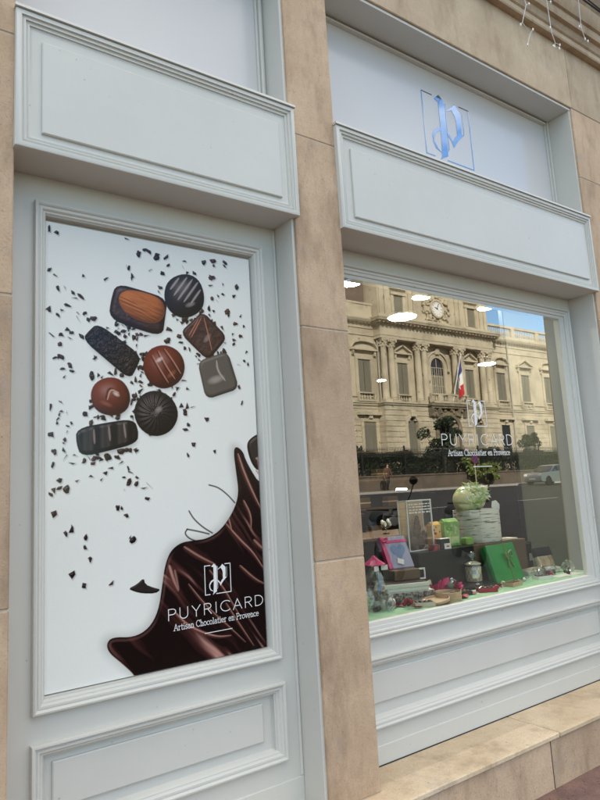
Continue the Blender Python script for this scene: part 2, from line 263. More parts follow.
TR={'almond_body':[(0.2877,1.4927),(0.3813,1.481),(0.4785,1.4623),(0.4659,1.383),(0.455,1.3177),(0.3531,1.3359),(0.2592,1.3623),(0.2686,1.4338)],'almond':[(0.2992,1.4442),(0.3307,1.4738),(0.3939,1.4726),(0.4494,1.4583),(0.4669,1.4218),(0.4527,1.3814),(0.4172,1.3645),(0.3601,1.3743),(0.3169,1.3966)],'stripe_dome':[(0.5735,1.585),(0.6337,1.5714),(0.6571,1.5069),(0.6433,1.4442),(0.5717,1.4021),(0.5109,1.4209),(0.4869,1.4765),(0.505,1.5449)],'sq_lines':[(0.6568,1.423),(0.7056,1.3774),(0.7582,1.3314),(0.7162,1.2815),(0.6708,1.2311),(0.616,1.2778),(0.5596,1.3286),(0.6054,1.3729)],'grey_sq':[(0.6344,1.2046),(0.6995,1.2294),(0.7637,1.2547),(0.7857,1.1822),(0.8077,1.1097),(0.737,1.0862),(0.6641,1.0607),(0.6486,1.1338)],'crinkle':[(0.2078,1.3187),(0.2844,1.2695),(0.3596,1.2173),(0.3413,1.1704),(0.3161,1.1286),(0.2357,1.1927),(0.1554,1.2571),(0.1785,1.2891)],'red_dome':[(0.4706,1.262),(0.5325,1.2418),(0.5564,1.1859),(0.5357,1.1271),(0.4751,1.0923),(0.4176,1.1078),(0.3873,1.1676),(0.4077,1.2312)],'truffle':[(0.2442,1.1134),(0.2939,1.1008),(0.3196,1.0481),(0.3042,0.9939),(0.2506,0.9747),(0.1966,0.9905),(0.1766,1.0419),(0.1941,1.0893)],'flute':[(0.4332,1.0691),(0.4934,1.0433),(0.5206,0.982),(0.4899,0.9196),(0.4252,0.8958),(0.3698,0.924),(0.3464,0.9833),(0.3722,1.0444)],'bar':[(0.1311,0.9126),(0.2269,0.9335),(0.3251,0.9494),(0.3413,0.9058),(0.3357,0.8645),(0.2373,0.8391),(0.1471,0.8194),(0.1308,0.8643)],'stripe_l':[[(0.5067,1.5121),(0.5495,1.5717)],[(0.5223,1.488),(0.5873,1.5804)],[(0.5395,1.4706),(0.6125,1.5749)],[(0.5668,1.465),(0.6378,1.5652)],[(0.6016,1.4656),(0.6495,1.533)]],'cop_l':[[(0.5964,1.3127),(0.6491,1.4086)],[(0.6592,1.4098),(0.6754,1.3473),(0.6936,1.2622)],[(0.5854,1.3181),(0.6345,1.3989)]],'bar_l':[[(0.1812,0.9155),(0.1841,0.8587)],[(0.2384,0.9279),(0.2435,0.8701)],[(0.2974,0.9406),(0.3048,0.882)]],'red_l':[[(0.4138,1.2193),(0.4471,1.1593),(0.482,1.1052)],[(0.44,1.2403),(0.471,1.1798),(0.5115,1.1232)],[(0.4663,1.2514),(0.5045,1.2012),(0.5389,1.1464)]],'swirl':[[(0.7138,1.2239),(0.7162,1.1775),(0.7537,1.1334)],[(0.2281,1.0324),(0.2403,1.08),(0.2754,1.064)]],'splash':[(0.7925,0.8502),(0.7776,0.826),(0.787,0.7358),(0.7963,0.6462),(0.7679,0.575),(0.707,0.502),(0.6413,0.4695),(0.5786,0.4675),(0.5237,0.4649),(0.4772,0.4366),(0.4524,0.3821),(0.4388,0.3044),(0.4213,0.2147),(0.3826,0.1574),(0.3222,0.1355),(0.2416,0.1508),(0.2192,0.1302),(0.229,0.0961),(0.2766,0.0515),(0.332,-0.0084),(0.331,-0.0572),(0.9601,-0.1917),(1.0135,0.6467),(0.8988,0.6881),(0.8659,0.7378),(0.8359,0.7911),(0.826,0.8257)],'blob':[(0.874,0.8891),(0.8441,0.8603),(0.853,0.8051),(0.8741,0.7579),(0.9015,0.7369),(0.9704,0.7517),(0.9799,0.9088),(0.9184,0.9082)],'blob_l':[(0.888,0.7944),(0.9047,0.7942),(0.9079,0.7224),(0.8852,0.7434)],'hl':[[(0.7977,0.8158),(0.8255,0.7248),(0.8674,0.6329),(0.9107,0.5603)],[(0.7856,0.7558),(0.8163,0.6353),(0.8737,0.5328),(0.905,0.461)],[(0.8153,0.6156),(0.8445,0.5545),(0.8478,0.4853)],[(0.7255,0.5236),(0.7889,0.4512),(0.8544,0.3928),(0.9083,0.3131)],[(0.6256,0.4466),(0.6979,0.393),(0.7607,0.3297),(0.9033,0.2263)],[(0.5331,0.4459),(0.6028,0.3933),(0.6753,0.3672)],[(0.4678,0.3804),(0.4897,0.3246),(0.504,0.2784)],[(0.4907,0.3601),(0.5121,0.2862)],[(0.5518,0.3985),(0.6307,0.3076),(0.6813,0.2553)],[(0.6426,0.343),(0.703,0.2617),(0.7431,0.1914),(0.774,0.1497)],[(0.7488,0.3122),(0.8227,0.2273),(0.8889,0.1802)],[(0.7837,0.3462),(0.8484,0.2814),(0.9049,0.2551)],[(0.4495,0.2767),(0.4629,0.2051),(0.4845,0.1496)],[(0.486,0.2017),(0.5431,0.1402),(0.6631,0.076),(0.7268,0.0743)],[(0.5484,0.2995),(0.6264,0.1989),(0.7284,0.1106),(0.7901,0.0305)],[(0.7112,0.2051),(0.7722,0.1128),(0.8342,0.0191)],[(0.4087,0.1617),(0.5222,0.1086),(0.6212,0.0653)],[(0.4486,0.242),(0.5245,0.1783),(0.613,0.1201)],[(0.8572,0.4453),(0.8905,0.4129),(0.9197,0.3865)],[(0.7378,0.5517),(0.7462,0.4932)],[(0.823,0.6748),(0.8663,0.6129),(0.8929,0.5815)],[(0.6568,0.4345),(0.7405,0.3698)],[(0.8124,0.0321),(0.8469,0.0448),(0.8907,0.0091)],[(0.3508,0.0374),(0.4233,-0.0017)]],'hlw':[5,4,4,4,4,5,7,5,3,3,4,4,4,4,2.5,2.5,1.5,2,6,4,6,3,3,1.5],'string':[[(0.6563,0.6871),(0.6992,0.6757),(0.742,0.6427),(0.774,0.6079)],[(0.5621,0.5856),(0.5816,0.5526),(0.622,0.5161),(0.6633,0.4903)],[(0.5516,0.514),(0.5388,0.4966),(0.5704,0.4682),(0.6365,0.455)],[(0.5516,0.514),(0.5964,0.5031),(0.6483,0.4877)]],'chip':[(0.3038,0.313),(0.3384,0.3256),(0.3664,0.3463),(0.3714,0.3215),(0.4028,0.3055),(0.4347,0.2944),(0.4116,0.2818),(0.3597,0.2886),(0.3288,0.2995)],'nibs':[(0.0171,1.683),(0.0437,1.6733),(0.322,1.7027),(0.3708,1.6492),(0.3949,1.6699),(0.3294,1.5806),(0.3392,1.5439),(0.1437,1.5169),(0.2355,1.517),(0.0411,1.5034),(0.0193,1.5207),(0.0529,1.4519),(0.0713,1.4575),(0.1056,1.4426),(0.112,1.4206),(0.1366,1.429),(0.0232,1.3656),(0.0484,1.3473),(0.0666,1.3701),(0.0868,1.3884),(0.124,1.3625),(0.1504,1.3657),(0.1636,1.3413),(0.1858,1.3479),(0.1314,1.3455),(0.0278,1.2668),(0.062,1.2722),(0.0866,1.2942),(0.1022,1.2822),(0.0847,1.258),(0.0565,1.2331),(0.1395,1.2732),(0.1864,1.1937),(0.044,1.1718),(0.0574,1.1872),(0.0682,1.1412),(0.0945,1.1565),(0.0736,1.1168),(0.1018,1.134),(0.1753,1.1213),(0.0591,1.0068),(0.0239,0.9907),(0.148,0.9719),(0.0975,0.9359),(0.0258,0.8943),(0.0768,0.9012),(0.0372,0.8305),(0.0705,0.8394),(0.0784,0.8073),(0.0998,0.7887),(0.1124,0.8087),(0.032,0.7817),(0.1451,0.7953),(0.0573,0.727),(0.0809,0.6964),(0.0572,0.6992),(0.0373,0.6928),(0.027,0.6755),(0.1193,0.7314),(0.1713,0.7353),(0.0331,0.6053),(0.0982,0.5468),(0.078,0.5333),(0.1497,0.5158),(0.1467,0.4768),(0.1636,0.4377),(0.0951,0.3889),(0.1397,0.3451),(0.2426,0.3456),(0.3109,0.5089),(0.3292,0.4933),(0.269,0.6173),(0.2854,0.6145),(0.3024,0.5853),(0.3527,0.7337),(0.295,0.7296),(0.3143,0.7099),(0.3441,0.704),(0.3741,0.6913),(0.3946,0.6954),(0.3883,0.6423),(0.2905,0.6936),(0.2086,0.7304),(0.2258,0.7487),(0.247,0.7671),(0.2812,0.7883),(0.2669,0.8067),(0.2331,0.8081),(0.2093,0.8009),(0.184,0.804),(0.1764,0.7892),(0.3103,0.7637),(0.3179,0.7414),(0.3466,0.8331),(0.3215,0.8352),(0.2818,0.8287),(0.1701,0.9363),(0.1734,0.9975),(0.3693,1.6467),(0.4136,1.6653),(0.4501,1.6482),(0.4905,1.6554),(0.3287,1.579),(0.3406,1.5426),(0.4184,1.5862),(0.475,1.5798),(0.5017,1.62),(0.5768,1.6464),(0.5851,1.6003),(0.6206,1.6034),(0.5749,1.6298),(0.6702,1.6598),(0.7149,1.6731),(0.7737,1.6776),(0.717,1.6539),(0.7729,1.6605),(0.7028,1.5959),(0.7146,1.595),(0.7539,1.5733),(0.7011,1.5543),(0.8317,1.5708),(0.8094,1.5254),(0.7033,1.4996),(0.7337,1.5204),(0.7564,1.5277),(0.7357,1.4972),(0.6867,1.4497),(0.7086,1.4484),(0.7756,1.4513),(0.7823,1.4342),(0.8469,1.4392),(0.814,1.3964),(0.8569,1.3914),(0.801,1.3467),(0.839,1.3436),(0.8074,1.3226),(0.8019,1.3029),(0.8588,1.2764),(0.8518,1.2305),(0.8711,1.2155),(0.8216,1.2077),(0.46,1.5158),(0.4595,1.4948),(0.4951,1.3386),(0.4898,1.2893),(0.5414,1.3137),(0.5474,1.2883),(0.5603,1.2636),(0.5876,1.2595),(0.6143,1.2292),(0.6272,1.2002),(0.3032,1.3106),(0.2752,1.3028),(0.3435,1.2876),(0.3578,1.2542),(0.3966,1.3029),(0.3885,1.2234),(0.3759,1.2223),(0.8198,1.1103),(0.8314,1.0398),(0.5581,0.9893),(0.5684,1.0148),(0.5928,1.0131),(0.5457,1.0203),(0.5726,0.937),(0.5584,0.9168),(0.6534,0.9664),(0.5941,0.8547),(0.6873,0.8305),(0.5658,0.8153),(0.5753,1.0975),(0.5278,1.0887),(0.5557,1.122),(0.508,1.094),(0.1749,1.1209),(0.2001,1.1249),(0.2174,1.1201),(0.2491,1.1316),(0.2682,1.1412),(0.2944,1.1309),(0.1858,1.1946),(0.3489,1.1161),(0.339,1.0454),(0.3665,1.0684),(0.3289,1.0246),(0.1728,0.999),(0.148,0.9719),(0.1986,0.9617),(0.339,0.9117),(0.346,0.8351),(0.1971,0.8076),(0.2312,0.8072),(0.2718,0.809),(0.158,0.8081),(0.3076,0.8353),(0.3673,1.1049),(0.3679,1.1355),(0.3623,1.1658),(0.7524,1.2672),(0.7369,1.2525),(0.6928,1.2421),(0.5371,1.3914),(0.557,1.3741),(0.5779,1.383),(0.6856,1.4225),(0.7135,1.3919),(0.7496,1.3714),(0.5198,1.4024)],'txt':{'P_bl':(0.4618,0.1755),'P_tl':(0.4629,0.215),'D_br':(0.8883,0.1693),'D_tr':(0.8907,0.2115),'sub_l':(0.4839,0.1311),'sub_r':(0.8651,0.1374),'ln_l':(0.6153,0.1019),'ln_r':(0.7372,0.1),'sq_tl':(0.6208,0.3612),'sq_tr':(0.7401,0.3617),'sq_br':(0.7379,0.2479),'sq_bl':(0.6239,0.2472)},'g_stem':[(0.255,0.958),(0.36,1.051),(0.442,0.978),(0.472,0.933),(0.466,0.779),(0.466,0.558),(0.446,0.075),(0.333,0.01),(0.28,-0.027),(0.315,0.037),(0.335,0.352),(0.338,0.762),(0.338,0.927)],'g_bowl':[(0.495,0.838),(0.582,0.896),(0.631,0.941),(0.69,1.004),(0.752,0.946),(0.81,0.881),(0.81,0.698),(0.796,0.539),(0.851,0.534),(0.716,0.411),(0.66,0.344),(0.593,0.25),(0.562,0.342),(0.468,0.435),(0.465,0.47),(0.522,0.444),(0.59,0.364),(0.649,0.451),(0.694,0.488),(0.695,0.717),(0.677,0.794),(0.616,0.886),(0.519,0.83)],'g_loop':[(0.337,0.511),(0.253,0.475),(0.187,0.408),(0.154,0.336),(0.158,0.23),(0.204,0.137),(0.318,0.086),(0.31,0.102),(0.235,0.16),(0.19,0.24),(0.193,0.321),(0.244,0.399),(0.334,0.455)],'g_hair':[(0.489,0.953),(0.5,0.957),(0.492,0.594),(0.492,0.211),(0.462,0.148),(0.456,0.151),(0.477,0.206),(0.477,0.589)],'g_hair2':[(0.852,0.896),(0.864,0.9),(0.856,0.544),(0.844,0.541)],'g_sq':[(0.004,0.998),(0.208,0.996),(0.796,0.998),(1.009,0.998),(0.999,0.0),(0.429,-0.003),(0.17,-0.0),(0.003,0.006)]}
# ================================================================== SETTING
def sheet(name, pts, x0, x1, m):
    bm = nb(); strip(bm, x0, x1, pts); return struct(obj(name, bm, m))
sheet('ground', [(300,-.2),(-2.9,-.2),(-6,.14),(-27,.9),(-30,1.0),(-900,1.0)], -500, 700, 'earth')
bm = nb(); box(bm, (-60,-2.9,-.15), (120,.35,.045)); struct(obj('pavement', bm, 'pave'))
bm = nb()
for k in range(-30, 61): box(bm, (k*2+.004,-3.06,-.2), (k*2+1.996,-2.902,.05), .015)
struct(obj('kerb', bm, 'kerb'))
sheet('road', [(-3.0,-.07),(-6,.22),(-27.0,1.0)], -300, 500, 'asphalt')
bm = nb(); box(bm, (-300,-27.2,.6), (500,-27,1.13), .02); struct(obj('far_kerb', bm, 'kerb'))
bm = nb(); box(bm, (-300,-60,.6), (500,-27.202,1.15)); struct(obj('far_pavement', bm, 'pale_pave'))
def rz_(y): return .22+(-6-y)/21*.78 if y < -6 else -.07+(-3-y)/3*.29
bm = nb()
for k in range(-8, 30):
    for (ya, yb, xa, xb) in ((-15.05,-14.9,k*6,k*6+3),):
        v = [bm.verts.new(p) for p in ((xa,yb,rz_(yb)+.004),(xa,ya,rz_(ya)+.004),(xb,ya,rz_(ya)+.004),(xb,yb,rz_(yb)+.004))]; bm.faces.new(v)
for k in range(-6, 24):
    xa, xb, ya, yb = k*5.4+2, k*5.4+2.12, -27, -24.6
    v = [bm.verts.new(p) for p in ((xa,yb,rz_(yb)+.004),(xa,ya,rz_(ya)+.004),(xb,ya,rz_(ya)+.004),(xb,yb,rz_(yb)+.004))]; bm.faces.new(v)
struct(obj('road_markings', bm, 'line'))

# ================================================================== SHOP BUILDING
B = thing('shop_building', 'beige stone shop building with pale grey panelled timber front, nearest the camera', 'building', (0,0,0))
PL0, PR0, PR1, RB1 = .405, 1.596, 1.864, 4.090
def courses(bm, x0, x1, joints, y0=0., y1=.25, g=.0022):
    for a, b in zip(joints, joints[1:]):
        box(bm, (x0,y0,a+g), (x1,y1,b-g), .004)
    return bm
def pillar(x0, x1, joints):
    o = obj('pillar', courses(nb(), x0, x1, joints), 'stone', B)
    bm = nb(); box(bm, (x0+.004,.0035,joints[0]), (x1-.004,.245,joints[-1])); obj('mortar', bm, 'mortar', o)
pillar(PR0, PR1, [.296,1.268,2.294,3.229,4.181])
pillar(-.75, PL0, [.296,1.25,2.271,3.240,4.181])
pillar(RB1, 4.95, [.296,1.5,2.62,3.650,4.181])
bm = nb(); box(bm, (-14,.002,0), (-.752,.25,4.18)); box(bm, (4.952,.002,0), (46,.25,4.18)); obj('side_wall', bm, 'stone', B)
bm = nb()
for xa, xb in ((-14,-2.5),(-2.5,.3),(.3,1.73),(1.73,4.102),(4.102,6.9),(6.9,46)): box(bm, (xa+.0015,0,4.183), (xb-.0015,.25,4.70), .004)
obj('lintel', bm, 'lintel', B)
prof = [(.0,4.655),(-.045,4.655),(-.05,4.665),(-.05,4.70),(-.062,4.708),(-.075,4.735),(-.078,4.75),(-.105,4.755),(-.112,4.775),(-.112,4.815),(-.13,4.82),(-.15,4.85),(-.16,4.885),(-.16,4.91),(.0,4.935)]
bm = nb(); strip(bm, -14, 46, prof); obj('cornice', bm, 'lintel', B, smooth=25)
bm = nb(); box(bm, (-14,.03,4.70), (46,12,19)); box(bm, (-14,.25,3.2), (46,12,4.69)); obj('upper_wall', bm, 'roughstone', B)
# ledge: capping stones over riser stones
bm = nb(); jx = [-14,-6.2,-3.1,-.3,2.957,6.0,9.1,46]
for a, b in zip(jx, jx[1:]):
    box(bm, (a+.003,-.128,.272), (b-.003,.048,.296), .004); box(bm, (a+.003,.0495,.262), (b-.003,.25,.2945), .003)
obj('ledge', bm, 'ledge', B)
bm = nb(); jx = [-14,-5.4,-2.2,.1,2.896,5.9,9,46]
for a, b in zip(jx, jx[1:]): box(bm, (a+.004,-.112,.0), (b-.004,.0,.272), .004)
obj('plinth', bm, 'stone', B)
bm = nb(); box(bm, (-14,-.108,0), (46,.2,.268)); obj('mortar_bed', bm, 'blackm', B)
# ---- painted joinery
FR = [(0,.0),(0,-.020),(.003,-.025),(.009,-.027),(.014,-.024),(.0165,-.0175),(.019,-.0175),(.020,-.0195),(.027,-.0185),(.031,-.0135),(.033,-.0095),(.038,-.0085),(.043,-.002)]
def off(prof, y): return [(o, y+d) for o, d in prof]
bm = nb()
YL = .165
box(bm, (PL0-.02,YL,.2), (.547,.25,2.86)); box(bm, (1.457,YL,.2), (PR0,.25,2.86))
box(bm, (.547,YL,.74), (1.457,.25,.925)); box(bm, (.547,YL,2.655), (1.457,.25,2.86)); box(bm, (.547,YL,.2), (1.457,.25,.515)); box(bm, (.547,YL+.022,.515), (1.457,.25,.74)); box(bm, (.547,YL+.03,.925), (1.457,.25,2.655))
panel = obj('timber_panel', bm, 'paint', B)
bm = nb(); ring(bm, .505, 1.500, .876, 2.700, off(FR, YL)+[(.046,YL+.018),(.05,YL+.029)]); obj('poster_moulding', bm, 'paint', panel, smooth=40)
bm = nb(); ring(bm, .503, 1.505, .477, .785, off(FR, YL)+[(.046,YL+.016),(.05,YL+.0215)]); obj('lower_moulding', bm, 'paint', panel, smooth=40)
bm = nb(); ring(bm, .578, 1.408, .564, .712, [(0,YL+.022),(0,YL+.012),(.004,YL+.009)], True); obj('raised_field', bm, 'paint', panel)
bm = nb(); box(bm, (PL0,YL-.008,.29), (PR0-.012,YL+.01,.395), .003); obj('skirting', bm, 'paint', panel)
bm = nb(); box(bm, (PR0-.012,.017,.29), (PR0+.005,.2,2.83), .002); box(bm, (PR0-.026,YL-.010,.396), (PR0-.0125,YL+.01,2.8), .004); obj('reveal_board', bm, 'paint', panel)
# left transom
bm = nb(); box(bm, (PL0,.18,2.8), (1.543,.24,4.18)); tl = obj('transom_panel', bm, 'film', B)
bm = nb(); box(bm, (1.543,.165,3.3), (1.556,.24,4.18), .003); box(bm, (1.5565,.150,3.3), (1.574,.24,4.18), .004); box(bm, (1.5745,.158,3.3), (PR0-.014,.24,4.18), .003); box(bm, (PR0-.0135,.015,3.3), (PR0+.004,.24,4.18), .002); obj('transom_frame', bm, 'paint', tl)
bm = nb(); box(bm, (PL0-.01,.012,4.165), (PR0+.01,.25,4.1815)); box(bm, (PR1-.01,.012,4.165), (RB1+.01,.25,4.1815)); obj('soffit_board', bm, 'paint', B)
# ---- right bay
YR = .20
bm = nb(); G0, G1, GZ0, GZ1 = 1.925, 3.935, .927, 2.650
box(bm, (PR1-.02,YR,.25), (1.905,.25,.497)); box(bm, (1.905,YR,.25), (4.025,.25,.497)); box(bm, (1.905,YR+.022,.497), (4.025,.25,.735)); box(bm, (PR1-.02,YR,.497), (1.905,.25,.735)); box(bm, (4.025,YR,.25), (RB1,.25,.735)); box(bm, (PR1-.02,YR,.735), (RB1,.25,.895))
ris = obj('stall_riser', bm, 'paint', B)
bm = nb(); ring(bm, 1.865, 4.062, .458, .775, off(FR, YR)+[(.046,YR+.016),(.05,YR+.0215)]); obj('riser_moulding', bm, 'paint', ris, smooth=40)
bm = nb(); ring(bm, 1.965, 3.985, .560, .700, [(0,YR+.022),(0,YR+.012),(.004,YR+.009)], True); obj('raised_field', bm, 'paint', ris)
bm = nb(); box(bm, (PR1,YR-.008,.29), (RB1-.012,YR+.01,.381), .003); obj('skirting', bm, 'paint', ris)
bm = nb(); box(bm, (RB1-.012,.017,.29), (RB1+.005,.235,2.83), .002); obj('reveal_board', bm, 'paint', ris)
bm = nb(); box(bm, (PR1,YR-.0125,.2935), (RB1,YR-.0055,.2985)); obj('grime_shade_joint', bm, 'blackm', ris)  # thin dark strip: grime plus contact shade painted in along the skirting foot
bm = nb()
box(bm, (PR1-.02,YR,.895), (1.885,.25,2.86)); box(bm, (4.035,YR,.895), (RB1,.25,2.86)); box(bm, (1.885,YR,2.70), (4.035,.25,2.86))
ring(bm, 1.88, 4.04, .862, 2.722, [(0,YR+.03),(0,YR-.018),(.003,YR-.024),(.010,YR-.026),(.014,YR-.022),(.0155,YR-.012),(.018,YR-.012),(.020,YR-.016),(.028,YR-.014),(.031,YR-.008),(.040,YR-.006),(.0455,YR-.004),(.0465,YR+.004),(.062,YR+.006),(.066,YR+.009),(.066,YR+.045)])
ring(bm, 1.860, 3.985, .8795, 2.7015, [(0,YR+.02),(.0,YR+.007),(.035,YR+.009),(.046,YR+.012),(.048,YR+.045)])
W = obj('shop_window', bm, 'paint', B, smooth=40)
TILT = math.tan(R(.4))
def gy(z): return .2215-(z-.93)*TILT
bm = nb()
v = [bm.verts.new(p) for p in ((1.90,gy(.88),.88),(4.0,gy(.88),.88),(4.0,gy(2.7),2.7),(1.90,gy(2.7),2.7))]; bm.faces.new(v)
obj('pane', bm, 'glass', W, fix=False)
# right transom
bm = nb(); box(bm, (PR1-.02,.205,2.8), (4.046,.25,4.18)); tr = obj('transom_panel', bm, 'film', B)
bm = nb(); box(bm, (4.0465,.192,3.3), (4.060,.25,4.165), .003); box(bm, (4.0605,.178,3.3), (4.0775,.25,4.165), .003); box(bm, (RB1-.0122,.015,3.3), (RB1+.004,.25,4.165), .002)
box(bm, (PR1-.01,.194,4.150), (4.046,.25,4.1645), .002); box(bm, (PR1-.01,.178,4.1375), (4.046,.25,4.1495), .003); obj('transom_frame', bm, 'paint', tr)

# ---- gothic emblem and lettering (thin cut vinyl), u,v in a unit square
LAY = [0]
def poly_plate(bm, pts, fy, t, mp):      # each cut piece lies a hair in front of the one before
    LAY[0] = (LAY[0]+1) % 9; q = [mp(u, v) for u, v in pts]
    if sum(q[i][0]*q[(i+1) % len(q)][1]-q[(i+1) % len(q)][0]*q[i][1] for i in range(len(q))) < 0: q = q[::-1]
    return bm.faces.new([bm.verts.new((a, fy(b)-.00008*LAY[0], b)) for a, b in q])
def emblem(bm, x0, z0, sx, sz, fy, lw, kind):
    mp = lambda u, v: (x0+u*sx, z0+v*sz)
    for k in ('g_loop','g_hair','g_hair2','g_bowl','g_stem'): poly_plate(bm, TR[k], fy, 0, mp)
    def ln(p, q):
        (ax,az),(bx,bz) = mp(*p), mp(*q); d = Vector((bx-ax, bz-az)).normalized()*lw/2; n = Vector((-d.y, d.x))
        poly_plate(bm, [(ax-d.x+n.x,az-d.y+n.y),(bx+d.x+n.x,bz+d.y+n.y),(bx+d.x-n.x,bz+d.y-n.y),(ax-d.x-n.x,az-d.y-n.y)], fy, 0, lambda u, v: (u, v))
    for p, q in kind: ln(p, q)
SQ = [((0,1),(.21,1)),((.79,1),(1,1)),((0,0),(0,1)),((1,0),(1,1)),((0,0),(.17,0)),((.43,0),(1,0))]
bm = nb(); emblem(bm, 2.757, 3.56, .434, .416, lambda z: .2032, .0055, SQ); bm.normal_update(); bmesh.ops.triangulate(bm, faces=bm.faces); obj('emblem', bm, 'mirrorlogo', tr, fix=False)
def arc(cx, cy, rx, ry, a0, a1, n=10): return [(cx+rx*math.cos(R(a0+(a1-a0)*k/n)), cy+ry*math.sin(R(a0+(a1-a0)*k/n))) for k in range(n+1)]
CAPS = {
 'P': (.62, [[(0,0),(0,1)], [(0,1),(.32,1)]+arc(.32,.75,.28,.25,90,-90)+[(0,.5)]]),
 'U': (.70, [[(0,1),(0,.33)]+arc(.33,.33,.33,.33,180,360)+[(.66,1)]]),
 'Y': (.72, [[(0,1),(.35,.48),(.70,1)], [(.35,.48),(.35,0)]]),
 'R': (.64, [[(0,0),(0,1)], [(0,1),(.32,1)]+arc(.32,.75,.28,.25,90,-90)+[(0,.5)], [(.3,.5),(.62,0)]]),
 'I': (.16, [[(.08,0),(.08,1)]]),
 'C': (.82, [arc(.5,.5,.5,.5,48,312,18)]),
 'A': (.80, [[(0,0),(.40,1),(.80,0)], [(.14,.34),(.66,.34)]]),
 'D': (.74, [[(0,0),(0,1),(.24,1)]+arc(.24,.5,.5,.5,90,-90,14)+[(0,0)]])}
X = .62
LOW = {
 'A': (.72, [[(.0,0),(.34,1),(.70,0)], [(.12,.35),(.56,.35)], [(-.1,0),(.14,0)], [(.56,0),(.82,0)]]),
 'C': (.74, [arc(.42,.5,.42,.5,45,315,14), [(.74,.98),(.74,.70)]]),
 'P': (.62, [[(.12,0),(.12,1)], [(.0,1),(.34,1)]+arc(.34,.74,.26,.26,90,-90)+[(.12,.48)], [(-.02,0),(.28,0)]]),
 'r': (.44, [[(.12,0),(.12,X)], [(.0,X),(.12,X)], [(.0,0),(.26,0)], [(.12,.42)]+arc(.30,.44,.17,.18,170,55,5)]),
 't': (.36, [[(.14,.86),(.14,.14)]+arc(.24,.12,.10,.12,180,320,5), [(.0,X),(.32,X)]]),
 'i': (.28, [[(.13,0),(.13,X)], [(.01,X),(.13,X)], [(.0,0),(.26,0)], [(.13,.84),(.13,.93)]]),
 's': (.42, [arc(.20,.46,.17,.16,35,250,8)+arc(.20,.155,.18,.16,80,-150,8)]),
 'a': (.50, [arc(.22,.46,.18,.16,160,0,7)+[(.40,.1),(.48,0)], arc(.21,.18,.20,.18,75,360,10)]),
 'n': (.58, [[(.12,0),(.12,X)], [(.0,X),(.12,X)], [(.0,0),(.24,0)], arc(.29,.42,.17,.20,170,0,7)+[(.46,0)], [(.36,0),(.58,0)]]),
 'h': (.58, [[(.12,0),(.12,1)], [(.0,1),(.12,1)], [(.0,0),(.24,0)], arc(.29,.42,.17,.20,170,0,7)+[(.46,0)], [(.36,0),(.58,0)]]),
 'o': (.54, [arc(.26,.31,.26,.31,0,360,16)]), 'c': (.48, [arc(.27,.31,.26,.31,45,315,12)]),
 'l': (.28, [[(.13,0),(.13,1)], [(.01,1),(.13,1)], [(.0,0),(.26,0)]]),
 'e': (.52, [[(.02,.33),(.49,.33)]+arc(.26,.31,.25,.31,5,310,13)]),
 'v': (.54, [[(.04,X),(.27,0),(.50,X)], [(-.04,X),(.14,X)], [(.40,X),(.58,X)]]), ' ': (.30, [])}
def strokes(bm, pl, wd, fy):
    for line in pl:
        for (ax,az),(bx,bz) in zip(line, line[1:]):
            d = Vector((bx-ax, bz-az))
            if d.length < 1e-6: continue
            d = d.normalized()*wd*.5; n = Vector((-d.y, d.x))
            poly_plate(bm, [(ax-d.x+n.x,az-d.y+n.y),(ax-d.x-n.x,az-d.y-n.y),(bx+d.x-n.x,bz+d.y-n.y),(bx+d.x+n.x,bz+d.y+n.y)], fy, 0, lambda u, v: (u, v))
def text(bm, s, table, x0, x1, z0, h, wd, fy, gap, slope=0.):
    wtot = sum(table[c][0] for c in s)+gap*(len(s)-1); k = (x1-x0)/wtot; x = x0
    for c in s:
        cw, st = table[c]
        strokes(bm, [[(x+u*k, z0+v*h) for u, v in line] for line in st], wd, fy); x += (cw+gap)*k
def lettering(par, nm, sx0, sz0, sw, sh, tx0, tx1, tz, th, ux0, ux1, uz, uh, lx0, lx1, lz, fy, k):
    bm = nb(); emblem(bm, sx0, sz0, sw, sh, fy, .0045*k, SQ); bm.normal_update(); bmesh.ops.triangulate(bm, faces=bm.faces); obj('emblem', bm, 'logo', par, fix=False)
    bm = nb(); text(bm, 'PUYRICARD', CAPS, tx0, tx1, tz, th, .0042*k, fy, .34); obj(nm, bm, 'logo', par, fix=False)
    bm = nb(); text(bm, 'Artisan Chocolatier en Provence', LOW, ux0, ux1, uz, uh, .0030*k, fy, .10)
    obj('tagline', bm, 'logo', par, fix=False)
    bm = nb(); strokes(bm, [[(lx0,lz),(lx1,lz)]], .004*k, fy); obj('rule', bm, 'logo', par, fix=False)
lettering(W, 'name_lettering', 2.908, 1.893, .160, .152, 2.668, 3.298, 1.782, .062, 2.712, 3.260, 1.722, .034, 2.916, 3.076, 1.657, lambda z: gy(z)-.0015, 1.)

# ---- fascia boxes (hung between the pillars)
def fascia(name, label, x0, x1, yb):
    z0, z1 = 2.806, 3.340
    t = thing(name, label, 'sign box', (x0,-.024,z0), 0, 'painted fascia boxes between the stone pillars')
    wd, h, d = x1-x0, z1-z0, yb+.024
    bm = nb(); pr = [(0,d),(0,.006),(.0015,.002),(.005,0),(.020,0),(.0215,.008),(.026,.0095),(.031,.0060),(.034,.006),(.0355,.014),(.041,.0155),(.046,.0125),(.048,.0125),(.0495,.019),(.056,.021),(.0605,.021)]
    ring(bm, 0, wd, 0, h, pr, True); obj('casing', bm, 'paint', t, smooth=35)
    bm = nb(); ring(bm, .092, wd-.085, .075, h-.098, [(0,.022),(0,.0125),(.0035,.0095)], True); obj('raised_field', bm, 'paint', t)
    bm = nb(); prism(bm, [(-.008,.0),(.02,.0),(.02,.012),(-.006,.012)], YZ, -.004, wd+.004); obj('top_moulding', bm, 'paint', t, loc=(0,0,h+.0005))
